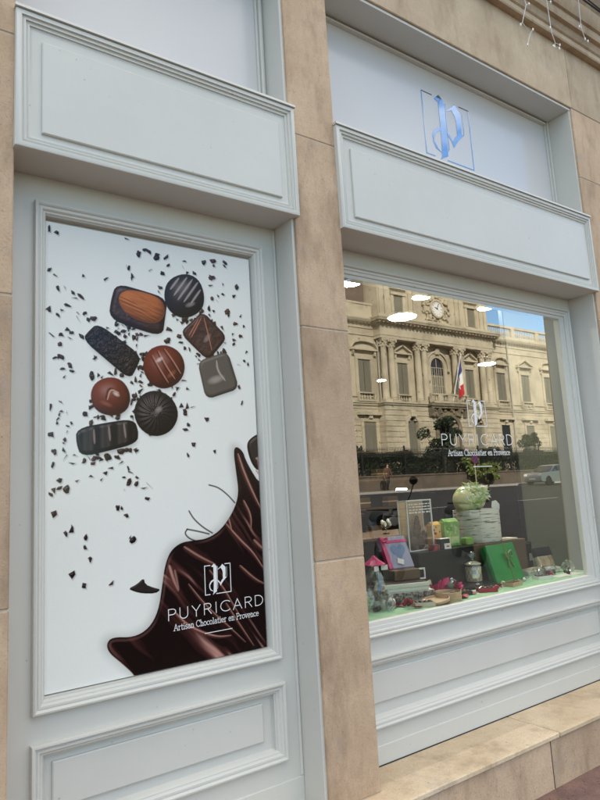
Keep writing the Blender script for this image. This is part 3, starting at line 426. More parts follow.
fascia('fascia_box', 'blank pale grey fascia box over the chocolate poster', .402, 1.608, .178)
fascia('fascia_box', 'blank pale blue-grey fascia box over the display window', 1.858, 4.100, .204)

# ================================================================== POSTER (a flat print)
def poster_pixels():
    wd, ht, st = .900, 1.712, .0017
    nx, nz = int(wd/st)+1, int(ht/st)+1
    xs = np.linspace(0, wd, nx); zs = np.linspace(0, ht, nz); XX, ZZ = np.meshgrid(xs, zs)
    def lin(c): c = np.asarray(c, float)/255; return np.where(c <= .04045, c/12.92, ((c+.055)/1.055)**2.4)
    def vnoise(sx, sz, seed, ang=0., U=None, V=None):
        r = np.random.default_rng(seed); g = r.random((257, 257)); a = R(ang)
        U = XX if U is None else U; V = ZZ if V is None else V
        u = (U*math.cos(a)+V*math.sin(a))*sx+50; v = (-U*math.sin(a)+V*math.cos(a))*sz+50
        i = np.floor(u).astype(int); j = np.floor(v).astype(int); f = u-i; h = v-j; f = f*f*(3-2*f); h = h*h*(3-2*h)
        q = lambda a_, b_: g[b_ % 257, a_ % 257]
        return (q(i,j)*(1-f)+q(i+1,j)*f)*(1-h)+(q(i,j+1)*(1-f)+q(i+1,j+1)*f)*h
    img = np.ones((nz, nx, 3))*lin((236,235,228))
    img *= (1-.05*vnoise(2.2,1.6,1)[...,None])
    def win(pts, pad):
        p = np.array(pts); a = np.clip(np.searchsorted(xs, p[:,0].min()-pad)-1, 0, nx); b = np.clip(np.searchsorted(xs, p[:,0].max()+pad)+1, 0, nx)
        c = np.clip(np.searchsorted(zs, p[:,1].min()-pad)-1, 0, nz); d = np.clip(np.searchsorted(zs, p[:,1].max()+pad)+1, 0, nz)
        return slice(c, d), slice(a, b)
    def sdf(pts, w_):
        x = XX[w_]; z = ZZ[w_]; ins = np.zeros(x.shape, bool); dm = np.full(x.shape, 1e9); n = len(pts)
        for i in range(n):
            x1, z1 = pts[i]; x2, z2 = pts[(i+1) % n]
            c = ((z1 > z) != (z2 > z)) & (x < (x2-x1)*(z-z1)/((z2-z1) if abs(z2-z1) > 1e-9 else 1e-9)+x1); ins ^= c
            dx, dz = x2-x1, z2-z1; l2 = dx*dx+dz*dz+1e-12; t = np.clip(((x-x1)*dx+(z-z1)*dz)/l2, 0, 1)
            dm = np.minimum(dm, np.hypot(x-x1-t*dx, z-z1-t*dz))
        return np.where(ins, dm, -dm)
    def seglines(line, w_):
        x = XX[w_]; z = ZZ[w_]; dm = np.full(x.shape, 1e9); tt = np.zeros(x.shape); L_ = len(line)-1
        for i in range(L_):
            (x1,z1),(x2,z2) = line[i], line[i+1]; dx, dz = x2-x1, z2-z1; t = np.clip(((x-x1)*dx+(z-z1)*dz)/(dx*dx+dz*dz+1e-12), 0, 1)
            d = np.hypot(x-x1-t*dx, z-z1-t*dz); k = d < dm; dm = np.where(k, d, dm); tt = np.where(k, (i+t)/L_, tt)
        return dm, tt
    def chaikin(p, n=2):
        for _ in range(n):
            q = []
            for i in range(len(p)):
                a, b = np.array(p[i]), np.array(p[(i+1) % len(p)]); q += [tuple(a*.75+b*.25), tuple(a*.25+b*.75)]
            p = q
        return p
    def smooth_line(p, n=2):
        for _ in range(n):
            q = [p[0]]
            for i in range(len(p)-1):
                a, b = np.array(p[i]), np.array(p[i+1]); q += [tuple(a*.75+b*.25), tuple(a*.25+b*.75)]
            p = q+[p[-1]]
        return p
    def comp(w_, al, col): img[w_] = img[w_]*(1-al[...,None])+col*al[...,None]
    AA = st*1.0
    def shadow(pts, blur, dx, dz, k):
        p = [(a+dx, b+dz) for a, b in pts]; w_ = win(p, blur*1.2); s = sdf(p, w_); al = np.clip(.5+s/(2*blur), 0, 1); al = al*al*(3-2*al)
        img[w_] *= (1-k*al[...,None])
    def body(pts, col, bev, spec=.5, dome=False, amb=.42, tex=None, sp=24, lightd=(-.35,.55,.75)):
        w_ = win(pts, .02); s = sdf(pts, w_); d = np.clip(s, 0, None)
        if dome: m = d.max(); h = np.sqrt(np.clip(1-(1-d/m)**2, 0, 1))*m*.8
        else: q = np.clip(d/bev, 0, 1); h = np.sqrt(np.clip(1-(1-q)**2, 0, 1))*bev*.9
        if tex is not None: h = h+tex(w_, d)
        gz, gx = np.gradient(h, st); nrm = np.stack([-gx, -gz, np.ones_like(h)], -1); nrm /= np.linalg.norm(nrm, axis=-1, keepdims=True)
        l = np.array(lightd); l = l/np.linalg.norm(l); dif = np.clip((nrm*l).sum(-1), 0, 1)
        hv = l+np.array([0,0,1]); hv /= np.linalg.norm(hv); spq = np.clip((nrm*hv).sum(-1), 0, 1)**sp
        c = lin(col)*(amb*.7+.75*dif**1.4)[...,None]+spec*spq[...,None]*np.array([.42,.36,.33])
        comp(w_, np.clip(.5+s/AA, 0, 1), np.clip(c, 0, 1)); return w_, s
    def stroke(line, wd_, col, k=1., taper=True):
        line = smooth_line(line); w_ = win(line, wd_+.004); d, t = seglines(line, w_); ww = wd_*(np.sin(np.clip(t,0.02,.98)*PI)**.6 if taper else 1)
        comp(w_, k*np.clip((ww-d)/(ww*.9+1e-4)+.15, 0, 1), lin(col))
    # cocoa nibs
    rr = np.random.default_rng(5); vn150 = vnoise(170,170,88)
    def nib(cx, cz, s):
        n = rr.integers(7, 11); a = np.sort((np.arange(n)+rr.uniform(-.35,.35,n))/n*2*PI); el = rr.uniform(.42, .95); ro = rr.random()*PI; P = []
        if rr.random() < .6: a = np.sort(rr.random(rr.integers(4,7))*2*PI)
        for t in a:
            q = s*rr.uniform(.6, 1.25); u, v = q*math.cos(t), q*math.sin(t)*el; P.append((cx+u*math.cos(ro)-v*math.sin(ro), cz+u*math.sin(ro)+v*math.cos(ro)))
        shadow(P, .005, .003, -.004, .45)
        c = np.array((46,28,26))+rr.uniform(-14, 40)*np.array((1,.58,.48))
        body(P, tuple(np.clip(c, 8, 255)), s*.5, .22, amb=.35, tex=lambda w_, d: .0035*vn150[w_])
    splash = chaikin(TR['splash'], 2); chs = [TR[k] for k in ('almond_body','stripe_dome','sq_lines','grey_sq','crinkle','red_dome','truffle','flute','bar')]
    for p in chs: shadow(chaikin(p), .024, .006, -.012, .62)
    for x, z in TR['nibs']:
        if 0 < x < wd and 0 < z < ht: nib(x, z, rr.uniform(.0100, .0172))
    for ks in (('crinkle','red_dome'),('red_dome','flute'),('sq_lines','stripe_dome'),('truffle','bar'),('truffle','flute'),('crinkle','almond_body'),('sq_lines','grey_sq')):
        a, b = [np.mean(TR[k], 0) for k in ks]
        for _ in range(34):
            t = rr.uniform(.2, .8); q = a*(1-t)+b*t+rr.normal(0, .036, 2); nib(q[0], q[1], rr.uniform(.008,.014))
    for _ in range(26): nib(rr.uniform(.02,.42), rr.normal(.93,.05), rr.uniform(.006,.011))
    # the chocolates
    bump_ = lambda sx, amp, seed: (lambda w_, d: amp*vnoise(sx, sx, seed)[w_]+amp*.5*vnoise(sx*2.3, sx*2.3, seed+9)[w_])
    CH = lambda k, s=1.15: chaikin([tuple(np.mean(TR[k],0)+(np.array(a)-np.mean(TR[k],0))*s) for a in TR[k]], 2)
    def glint(k, dx, dz, rx, rz, ang, a, col=(255,236,226)):       # soft studio light reflected on a praline
        c = np.mean(TR[k], 0)+np.array((dx, dz)); w_ = win([(c[0]-.05,c[1]-.05),(c[0]+.05,c[1]+.05)], 0); x, z = XX[w_]-c[0], ZZ[w_]-c[1]; t = R(ang)
        u, v = (x*math.cos(t)+z*math.sin(t))/rx, (-x*math.sin(t)+z*math.cos(t))/rz; g = np.clip(1-(u*u+v*v)**1.0, 0, 1)**1.2
        g = g*np.clip(.5+sdf(CH(k), w_)/.004, 0, 1); comp(w_, a*g, lin(col))
    body(CH('crinkle'), (40,27,25), .018, .16, tex=bump_(95,.010,3), amb=.3)
    body(CH('grey_sq'), (92,84,76), .016, .22); glint('grey_sq', -.01, -.02, .05, .02, 20, .25)
    body(CH('sq_lines'), (62,34,31), .014, .2, tex=bump_(60,.0015,13)); glint('sq_lines', .012, -.01, .03, .014, 50, .16)
    for ln in TR['cop_l']: stroke(ln, .0030, (190,118,88), .95)
    body(CH('almond_body'), (52,27,22), .024, .25, tex=bump_(40,.0015,17)); glint('almond_body', .055, -.02, .012, .03, 0, .2); glint('almond_body', -.05, -.01, .008, .03, 0, .12)
    shadow(CH('almond', 1.23), .006, .002, -.004, .6)
    body(CH('almond', 1.24), (190,106,48), .05, .06, amb=.42, tex=lambda w_, d: .0060*vnoise(14, 150, 4, -18)[w_]+.0030*vnoise(30, 330, 44, -20)[w_])
    body(CH('stripe_dome'), (50,44,46), .03, .22, True, amb=.3)
    for ln in TR['stripe_l']: stroke(ln, .0062, (176,166,164), .75)
    glint('stripe_dome', .025, -.035, .03, .012, 25, .22)
    body(CH('red_dome'), (120,50,32), .03, .25, True, amb=.3)
    for ln in TR['red_l']:
        stroke(ln, .0042, (52,18,11), .8); stroke([(a+.007, b+.004) for a, b in ln], .0034, (226,160,134), .6)
    glint('red_dome', -.022, .028, .022, .010, 35, .5); glint('red_dome', .03, -.028, .03, .012, 40, .25, (210,130,100))
    body(CH('truffle'), (128,58,32), .03, .25, True, amb=.3); stroke(TR['swirl'][1], .0062, (62,25,14), .85); stroke([(a+.006,b-.005) for a,b in TR['swirl'][1]], .004, (228,170,138), .7)
    glint('truffle', .022, .010, .018, .010, -30, .55); glint('truffle', -.018, -.03, .03, .010, -20, .25, (210,130,100))
    stroke(TR['swirl'][0], .0062, (176,166,152), .85)
    def flt(w_, d):
        c = np.mean(TR['flute'], 0); x = XX[w_]-c[0]; z = ZZ[w_]-c[1]; r = np.hypot(x, z); th = np.arctan2(z, x); return .0030*np.sin(th*20+r*70)*np.clip(r/.02, 0, 1)
    body(CH('flute'), (40,34,36), .03, .5, True, tex=flt, amb=.25, sp=14); glint('flute', .012, .016, .02, .014, 30, .22)
    body(CH('bar'), (32,22,21), .018, .25, tex=lambda w_, d: .0045*np.cos((XX[w_]-.11)*2*PI/.066), amb=.3)
    for ln in TR['bar_l']: stroke(ln, .0052, (150,128,118), .85)
    # poured chocolate: flowing folds
    shadow(splash, .035, -.012, .006, .40)
    for ln in TR['string']: stroke(ln, .0042, (40,22,20), 1., False)
    body(chaikin(TR['chip'],1), (30,17,17), .006, .2)
    wx = XX+.055*vnoise(4.2,4.2,61)+.018*vnoise(13,13,62); wz = ZZ+.055*vnoise(4.0,4.0,63)+.014*vnoise(12,12,64)
    hh = .026*vnoise(2.0, 10, 65, -50, wx, wz)+.007*vnoise(3.0, 24, 66, -54, wx, wz)+.0010*vnoise(6, 70, 67, -50, wx, wz)
    gz, gx = np.gradient(hh, st); a_ = R(-50); sl_ = -gx*math.sin(a_)+gz*math.cos(a_)
    w_ = win(splash, .02); s = sdf(splash, w_); al = np.clip(.5+s/AA, 0, 1)
    e = np.clip(s/.020, 0, 1); base = lin((25,12,11))*np.ones((*s.shape,1)); sw = sl_[w_]
    sm = lambda a, b, x: (lambda t: t*t*(3-2*t))(np.clip((x-a)/(b-a), 0, 1))
    lit = sm(.02, .24, sw)*(.3+.7*sm(.35,.65,vnoise(3.2, 6, 71, -50)[w_])); core = sm(.13, .30, sw)*sm(.36,.62,vnoise(3.6, 9, 72, -50)[w_])
    rim = sm(.15,.5,e)*(1-sm(.5,.95,e))*sm(.45,.7,vnoise(6,6,73)[w_])
    c = base+lin((88,50,44))*(lit*.9)[...,None]+lin((196,150,138))*(core*.85)[...,None]+lin((120,84,78))*(rim*.35)[...,None]
    comp(w_, al, np.clip(c, 0, 1))
    keep = {0:.8,2:.7,3:.75,5:.6,6:.85,7:.5,9:.6,11:.55,13:.8,14:.6,15:.6,18:.6,19:.7}
    def soft(line, wd_, col, k):
        line = smooth_line(line, 3); w2 = win(line, wd_+.004); d, t = seglines(line, w2); ww = wd_*(.22+.78*np.sin(np.clip(t,0,1)**.7*PI))
        g = np.clip(1-(d/ww)**2, 0, 1)**1.3; g *= np.clip(.5+sdf(splash, w2)/.006, 0, 1); comp(w2, k*g, lin(col))
    for i, k in keep.items():
        ln, kw = TR['hl'][i], TR['hlw'][i]; ln = [ln[0]]+[(a+.006*math.sin(7*i+j*2), b+.006*math.cos(5*i+j*3)) for j, (a, b) in enumerate(ln[1:])]; soft(ln, kw*.0029, (104,60,52), k*.8); soft([(a+.0025, b+.0015) for a, b in ln], kw*.0011, (206,156,140), k*.8)
    body(chaikin(TR['blob'],2), (34,21,20), .02, .2, amb=.3); stroke(TR['blob_l'], .01, (190,140,124), .9)
    img[:] = np.clip(img*(1+.05*(np.random.default_rng(3).random((nz,nx,1))-.5)), 0, 1)
    return img, XX, ZZ, nx, nz
def paint_poster():
    img, XX, ZZ, nx, nz = poster_pixels()
    me = bpy.data.meshes.new('poster'); nv = nx*nz
    me.vertices.add(nv); cov = np.zeros((nv,3), np.float32); cov[:,0] = XX.ravel(); cov[:,2] = ZZ.ravel(); me.vertices.foreach_set('co', cov.ravel())
    idx = np.arange(nv).reshape(nz, nx); q = np.stack([idx[:-1,:-1], idx[:-1,1:], idx[1:,1:], idx[1:,:-1]], -1).reshape(-1,4)
    me.loops.add(q.size); me.loops.foreach_set('vertex_index', q.ravel().astype(np.int32)); me.polygons.add(len(q))
    me.polygons.foreach_set('loop_start', (np.arange(len(q))*4).astype(np.int32)); me.update(calc_edges=True)
    at = me.color_attributes.new('print', 'FLOAT_COLOR', 'POINT'); c4 = np.ones((nv,4), np.float32); c4[:,:3] = np.clip(img,0,1).reshape(-1,3)*.92; at.data.foreach_set('color', c4.ravel())
    m = bpy.data.materials.new('glossy printed film'); m.use_nodes = True; n = m.node_tree.nodes; b = n['Principled BSDF']; a = n.new('ShaderNodeVertexColor'); a.layer_name = 'print'
    m.node_tree.links.new(a.outputs[0], b.inputs['Base Color']); b.inputs['Roughness'].default_value = .14; b.inputs['Specular IOR Level'].default_value = .22
    me.materials.append(m); o = bpy.data.objects.new('poster', me); COL.objects.link(o); o.location = (.547, .1835, .9285); return o
po = paint_poster(); tag(po, 'tall glossy poster of chocolates and poured dark chocolate on white, in the left panel', 'poster')
lettering(po, 'name_lettering', .622, .2475, .117, .114, .462, .889, .1735, .041, .484, .865, .1325, .0235, .615, .737, .101, lambda z: -.0012, .72)
# ================================================================== SHOP INTERIOR
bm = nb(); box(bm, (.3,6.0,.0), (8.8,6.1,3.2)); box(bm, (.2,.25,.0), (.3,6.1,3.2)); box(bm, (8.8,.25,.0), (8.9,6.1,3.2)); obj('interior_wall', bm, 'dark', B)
bm = nb(); box(bm, (.2,.25,3.12), (8.9,6.1,3.2)); obj('interior_ceiling', bm, 'brown', B)
bm = nb(); box(bm, (.2,.26,.05), (8.9,6.1,.06)); obj('interior_floor', bm, 'brown', B)
bm = nb(); box(bm, (4.15,.25,.06), (4.21,.80,3.12)); pt = obj('partition', bm, 'beige', B)
bm = nb(); box(bm, (4.147,.802,.06), (4.213,.845,3.12), .004); obj('edge_post', bm, 'black', pt)
def lamp(x, y, z, r, label):
    t = thing('ceiling_light', label, 'ceiling light', (x,y,z), 0, 'round lights in the shop ceiling')
    bm = nb(); lathe(bm, [(r+.012,0),(r+.012,.02),(r,.02),(r,.0)], 28); obj('rim', bm, 'white', t)
    bm = nb(); lathe(bm, [(r-.001,-.002),(r-.001,.006)], 28); obj('diffuser', bm, 'disc', t)
for a in ((2.97,1.25,3.1,.085,'round lit ceiling lamp at the top left of the window, beside the stone pillar'),(3.74,1.26,3.1,.075,'round lit ceiling lamp reflected next to the clock, under the window head'),
          (4.01,1.77,3.1,.125,'largest round lit ceiling lamp, over the columns of the reflected town hall'),(4.52,1.24,3.1,.07,'round lit ceiling lamp at the edge of the blue sky reflection'),
          (6.06,4.31,3.1,.06,'small distant lit ceiling lamp beside the reflected drainpipe'),(6.66,2.94,3.1,.11,'flat-looking distant lit ceiling lamp right of the reflected flag')): lamp(*a)
t = thing('shelf_lamp', 'short lit strip lamp deep inside the shop', 'lamp', (5.98,4.0,1.555))
bm = nb(); box(bm, (-.095,-.015,.012), (.095,.015,.03), .003); obj('housing', bm, 'black', t)
bm = nb(); box(bm, (-.09,-.012,-.006), (.09,.012,.0115), .003); obj('tube', bm, 'disc', t)
t = thing('shop_counter', 'dark counter standing deep in the shop behind the display', 'counter', (4.2,2.2,.06))
bm = nb(); box(bm, (-1.3,-.28,0), (1.0,.28,1.07), .01); obj('body', bm, 'black', t)
bm = nb(); box(bm, (-1.34,-.32,1.072), (1.04,.32,1.105), .006); obj('worktop', bm, 'brown', t)
t = thing('shelf_unit', 'tall dark shelf unit at the back of the shop', 'shelves', (6.2,5.6,.06))
bm = nb()
for k in range(6): box(bm, (-1.6,-.2,.3+k*.45), (1.6,.2,.33+k*.45))
obj('shelf', bm, 'brown', t)
for x in (-1.62,0,1.6):
    bm = nb(); box(bm, (x-.02,-.2,0), (x+.02,.2,2.8)); obj('upright', bm, 'black', t)
bm = nb(); box(bm, (-.11,-.07,0), (.11,.07,.16), .006)
g0 = obj('gift_box', bm, 'brown'); bm = nb(); box(bm, (-.113,-.073,.07), (.113,.073,.09)); obj('ribbon', bm, 'wood', g0)
LB, GB = 'small brown gift box with tan band on the dark back shelves', 'gift boxes on the back shelves'
tag(g0, LB, 'gift box', GB); g0.location = (5.0,5.55,1.295)
for x, k in ((5.5,2),(5.9,2),(6.6,2),(7.2,2),(5.2,3),(6.0,3),(7.0,3),(5.6,1),(6.8,1)): dup(g0, (x,5.55,.395+k*.45))

# ================================================================== WINDOW DISPLAY
t = thing('display_platform', 'low display platform covered in mint green felt behind the glass', 'platform', (3.0,.6,.06))
bm = nb(); box(bm, (-1.1,-.345,0), (1.148,.4,.855), .003); obj('body', bm, 'black', t)
bm = nb(); box(bm, (-1.12,-.348,.856), (1.149,.4,.866), .003); obj('cloth', bm, 'felt', t)
F = .9265
bm = nb(); box(bm, (2.80,.60,F), (3.30,.98,1.165), .004); o = obj('display_step', bm, 'black'); tag(o, 'long black step at the back of the display, carrying the tall boxes', 'plinth')
bm = nb(); box(bm, (3.305,.60,F), (3.85,.98,1.165), .004); o = obj('display_block', bm, 'brown'); tag(o, 'dark brown block under the birch bark pot', 'plinth')
# stacked flat chocolate boxes
RZ = -.36
def flatbox(name, label, cat, loc, sx, sy, h, side, top, rz=RZ, group=None):
    t = thing(name, label, cat, loc, rz, group)
    bm = nb(); box(bm, (-sx/2,-sy/2,0), (sx/2,sy/2,h*.45), .003); obj('base', bm, side, t)
    bm = nb(); box(bm, (-sx/2-.003,-sy/2-.003,h*.45+.0005), (sx/2+.003,sy/2+.003,h), .003); lid = obj('lid', bm, side, t)
    bm = nb(); box(bm, (-sx/2+.004,-sy/2+.004,h+.0003), (sx/2-.004,sy/2-.004,h+.0025)); obj('cover', bm, top, lid)
    return t
MT['palebox'] = mat('pale grey green board', (.66,.70,.62), .6); MT['fleck'] = mat('flecked band', (.34,.32,.28), .7, (.05,.035,.03), 60, lo=.42, hi=.55)
flatbox('chocolate_box', 'lower pale flat chocolate box with flecked band, bottom of the stack by the pillar', 'box', (2.60,.540,F), .285, .205, .056, 'fleck', 'palebox')
flatbox('chocolate_box', 'upper pale flat chocolate box with dark lid, under the lilac heart box', 'box', (2.585,.548,F+.0595), .262, .19, .044, 'palebox', 'choc')
bm = nb(); box(bm, (-.085,-.07,0), (.085,.07,.058), .004); o = obj('box_stand', bm, 'brown', loc=(2.645,.60,F+.107)); o.rotation_euler.z = -.25; tag(o, 'small dark brown box propping up the lilac heart box', 'box')
# lilac heart box
t = thing('heart_gift_box', 'lilac gift box with blue heart and magenta ribbon leaning on the box stack', 'gift box', (2.662,.605,F+.168), -.17)
lean = Matrix.Rotation(-R(27), 3, 'X')
bm = nb(); box(bm, (-.088,0,0), (.088,.028,.2), .003, rot=lean); obj('box_body', bm, 'lilac', t)
hp = []
for k in range(32):
    a = 2*PI*k/32; hp.append((.0040*16*math.sin(a)**3*.78+.012, .105+.0040*(13*math.cos(a)-5*math.cos(2*a)-2*math.cos(3*a)-math.cos(4*a))*.85))
bm = nb(); prism(bm, hp, XZ, -.0015, -.0005)
for v in bm.verts: v.co = lean @ v.co
obj('heart', bm, 'blueheart', t)
bm = nb(); box(bm, (-.0895,-.0025,0), (-.062,.0305,.2015), .001, rot=lean); box(bm, (-.09,-.003,.158), (.0895,.031,.176), .001, rot=lean)
for s in (-1, 1):
    q = [lean @ Vector((-.076+.03*s*math.sin(a)*math.cos(a*.5), -.012-.012*math.sin(a), .172+.016*math.sin(2*a)*.8)) for a in [PI*k/10 for k in range(11)]]; tube(bm, q, .006, 6)
obj('ribbon', bm, 'magenta', t, smooth=40)
bm = nb(); box(bm, (-.035,-.008,.018), (.008,-.004,.052), .001, rot=lean @ Matrix.Rotation(.35, 3, 'Y')); obj('card', bm, 'white', t)
# cellophane bag with magenta top
t = thing('sweet_bag', 'cellophane bag of dark sweets with magenta cone top, beside the stone pillar', 'sweet bag', (2.350,.50,F))
bm = nb(); lathe(bm, [(.045,0),(.058,.02),(.06,.09),(.052,.15),(.03,.195),(.018,.215)], 18); crumple(bm, .0075, 3); obj('bag', bm, 'cello', t)
bm = nb()
rr = random.Random(4)
for k in range(26):
    a, q = rr.uniform(0, 6.28), rr.uniform(0, .038); m4 = Matrix.Translation((q*math.cos(a), q*math.sin(a), .016+rr.uniform(0,.11)))
    bmesh.ops.create_icosphere(bm, subdivisions=2, radius=rr.uniform(.012,.016), matrix=m4)
obj('sweets', bm, ['choc'], t, smooth=60)
bm = nb(); lathe(bm, [(.06,.225),(.064,.228),(.03,.250),(.006,.272)], 14); crumple(bm, .003, 9); obj('cone_top', bm, 'magenta', t)
for x, y, a in ((-.028,-.05,.2),(.034,-.046,-.3)):
    bm = nb(); box(bm, (-.02,-.001,0), (.02,.001,.026), rot=Matrix.Rotation(a, 3, 'Z'), at=(x,y,.196)); obj('card', bm, 'white', t)
# truffle rolls
def roll(label, x, y, rz):
    t = thing('truffle_roll', label, 'sweet', (x,y,F), rz, 'white wrapped truffle rolls')
    bm = nb(); lathe(bm, [(.014,0),(.019,.004),(.019,.055),(.015,.06)], 16, rot=Matrix.Rotation(R(90), 3, 'Y'), at=(-.03,0,.0195)); obj('wrapper', bm, 'white', t, smooth=40)
    bm = nb(); bmesh.ops.create_icosphere(bm, subdivisions=3, radius=.0225, matrix=Matrix.Translation((.044,0,.0225))); crumple(bm, .0012, 2); obj('truffle', bm, 'choc', t, smooth=60)
roll('white truffle roll closest to the pillar, dark end tilted towards the glass', 2.335, .455, -.75); roll('white truffle roll lying in front of the box stack', 2.405, .455, -.35)
bm = nb(); bmesh.ops.create_icosphere(bm, subdivisions=3, radius=.05); crumple(bm, .008, 12)
for v in bm.verts: v.co.z = max(v.co.z*1.3, -.05)
o = obj('cellophane_bag', bm, 'cello', loc=(2.265,.49,F+.05)); tag(o, 'crumpled clear cellophane bag squeezed against the pillar corner', 'cellophane')
# sign card
t = thing('price_card', 'small dark card in a white frame behind the box stack', 'card', (2.775,.585,F+.09), -.2)
bm = nb(); ring(bm, -.042, .042, 0, .065, [(0,.004),(0,-.004),(.009,-.004),(.009,.001)], True); obj('frame', bm, 'white', t)
bm = nb(); box(bm, (-.0325,-.0005,.0095), (.0325,.0008,.0555)); obj('sheet', bm, 'black', t)
bm = nb(); box(bm, (-.04,.006,-.088), (.04,.03,-.0005), .002); obj('foot', bm, 'black', t)
# tall clear box with chocolate figure
t = thing('clear_chocolate_box', 'tall clear white-edged box holding a stacked milk chocolate figure, on the black step', 'chocolate box', (2.925,.73,1.166), -.03)
bm = nb()
for x in (-.104,.104):
    for y in (-.04,.04): box(bm, (x-.0035,y-.0035,0), (x+.0035,y+.0035,.315))
for z in (0,.308):
    for y in (-.04,.04): box(bm, (-.1,y-.003,z), (.1,y+.003,z+.006))
    for x in (-.104,.104): box(bm, (x-.003,-.036,z), (x+.003,.036,z+.006))
obj('edge_frame', bm, 'white', t)
bm = nb(); box(bm, (-.1,.034,.008), (.1,.037,.305)); obj('back_card', bm, 'wood', t)
bm = nb(); v = [bm.verts.new(p) for p in ((-.1,-.039,.006),(.1,-.039,.006),(.1,-.039,.308),(-.1,-.039,.308))]; bm.faces.new(v); obj('front_sheet', bm, 'cello', t)
bm = nb(); rr = random.Random(3)
for z in (.285,.268,.25,.232):
    x = -.085
    while x < .085:
        l = rr.uniform(.008,.026); box(bm, (x,-.0415,z), (x+l,-.0405,z+.006 if z > .24 else z+.009)); x += l+rr.uniform(.004,.012)
obj('print', bm, 'logo', t)
bm = nb()
for k, (x, z, r) in enumerate(((-.03,.045,.042),(.02,.05,.045),(.0,.10,.036),(.012,.138,.028),(.012,.172,.022),(.012,.20,.015),(-.045,.09,.018),(.06,.06,.026),(.066,.10,.018))):
    bmesh.ops.create_icosphere(bm, subdivisions=3, radius=r, matrix=Matrix.Translation((x,0,z)) @ Matrix.Diagonal((1,.6,1.1,1)))
crumple(bm, .0028, 5); obj('chocolate_figure', bm, 'milk', t, smooth=50)
# packets
def packet(label, loc, sx, sy, h, m, m2, grp):
    t = thing('sweet_packet', label, 'packet', loc, -.05, grp)
    bm = nb(); box(bm, (-sx/2,-sy/2,0), (sx/2,sy/2,h*.9), .006, seg=2); obj('pack', bm, m, t)
    bm = nb(); prism(bm, [(-sy/2+.004,h*.9),(sy/2-.004,h*.9),(.004,h),(-.004,h)], YZ, -sx/2+.006, sx/2-.006); obj('folded_top', bm, m, t)
    bm = nb(); box(bm, (-sx/2+.012,-sy/2-.001,h*.1), (sx/2-.012,-sy/2+.001,h*.34), .0005); lb_ = obj('label', bm, m2, t)
    bm = nb(); rr = random.Random(int(h*9999))
    for k in range(9):
        cx, cz, q = rr.uniform(-sx*.36,sx*.36), rr.uniform(h*.42,h*.84), rr.uniform(.006,.013); prism(bm, [(cx+q*math.cos(2*PI*j/7)*rr.uniform(.7,1), cz+q*math.sin(2*PI*j/7)*rr.uniform(.7,1)) for j in range(7)], XZ, -sy/2-.0009, -sy/2-.0002, k % 2)
    obj('pattern', bm, [m2, 'cream'], t)
packet('small yellow printed sweet packet between the clear box and the green packet', (3.10,.745,1.166), .085, .05, .165, 'yellow', 'red', 'packets on the step')
packet('leaf green printed sweet packet left of the birch bark pot', (3.22,.725,1.166), .135, .06, .178, 'lgreen', 'pale', 'packets on the step')
bm = nb(); box(bm, (3.29,.64,1.1655), (3.36,.70,1.215), .006); o = obj('sweet_packet', bm, 'lgreen'); tag(o, 'low green packet lying at the foot of the birch bark pot', 'packet', 'packets on the step')
t = thing('price_tag', 'white price tag on a small black box, on the step before the yellow packet', 'price tag', (3.055,.625,1.166), -.1)
bm = nb(); box(bm, (-.04,-.012,0), (.04,.03,.062), .003); obj('box_body', bm, 'black', t)
bm = nb(); box(bm, (-.012,-.0165,-.001), (.042,-.0125,.034), .001); tg = obj('tag', bm, 'white', t)
bm = nb(); box(bm, (.004,-.0175,.012), (.026,-.0168,.02)); obj('print', bm, 'red', tg)
bm = nb(); box(bm, (-.041,-.013,.0623), (.041,.03,.0645)); obj('lid', bm, 'white', t)
def flower(name, label, loc, r, m, n, seed):
    rr = random.Random(seed); bm = nb()
    for k in range(n):
        a, e, q = rr.uniform(0,6.28), rr.uniform(.1,1.2), r*rr.uniform(.6,1)
        d = Vector((math.cos(a)*math.cos(e), math.sin(a)*math.cos(e), math.sin(e))); s = d.orthogonal().normalized()*q*.5
        c = d*q*.6; v = [bm.verts.new(p) for p in (c-d*q*.5, c-s, c+d*q*.45, c+s)]; v[2].co.z += q*.2; bm.faces.new(v)
    return obj(name, bm, m, loc=loc, fix=False)
o = flower('fabric_flower', 'small red fabric flower on the edge of the black step', (2.915,.595,1.17), .035, 'red', 26, 2); tag(o, 'small red fabric flower on the edge of the black step', 'flower')
# birch pot with wrapped egg
t = thing('birch_pot', 'round pot of pale birch bark on the brown block', 'pot', (3.565,.775,1.166))
bm = nb(); lathe(bm, [(.15,0),(.156,.01),(.158,.20),(.157,.218),(.150,.218),(.148,.205),(.146,.2)], 48); obj('pot_wall', bm, 'birch', t, smooth=50)
bm = nb(); lathe(bm, [(.1475,.19),(.1475,.2)], 32); obj('filling', bm, 'choc', t)
eggm = mat('printed egg wrapping', (.62,.60,.30), .28, (.20,.36,.08), 9, 4, .44, .56, stretch=(2.2,.7,.9), speck=(.75,.72,.62), speck_scale=16, speck_lo=.6)
MT['leafpaper'] = mat('olive paper', (.34,.40,.07), .4, (.16,.26,.04), 12)
t = thing('wrapped_egg', 'large egg wrapped in yellow-green paper lying on the birch bark pot', 'easter egg', (3.52,.765,1.366))
bm = nb(); bmesh.ops.create_uvsphere(bm, u_segments=32, v_segments=20, radius=1)
for v in bm.verts:
    k = 1-.16*v.co.x; v.co = Vector((v.co.x*.135, v.co.y*.098*k, v.co.z*.098*k+.092))
    v.co = Matrix.Rotation(-.12, 3, 'Y') @ v.co
obj('egg', bm, eggm, t, smooth=60)
bm = nb(); rr = random.Random(8)
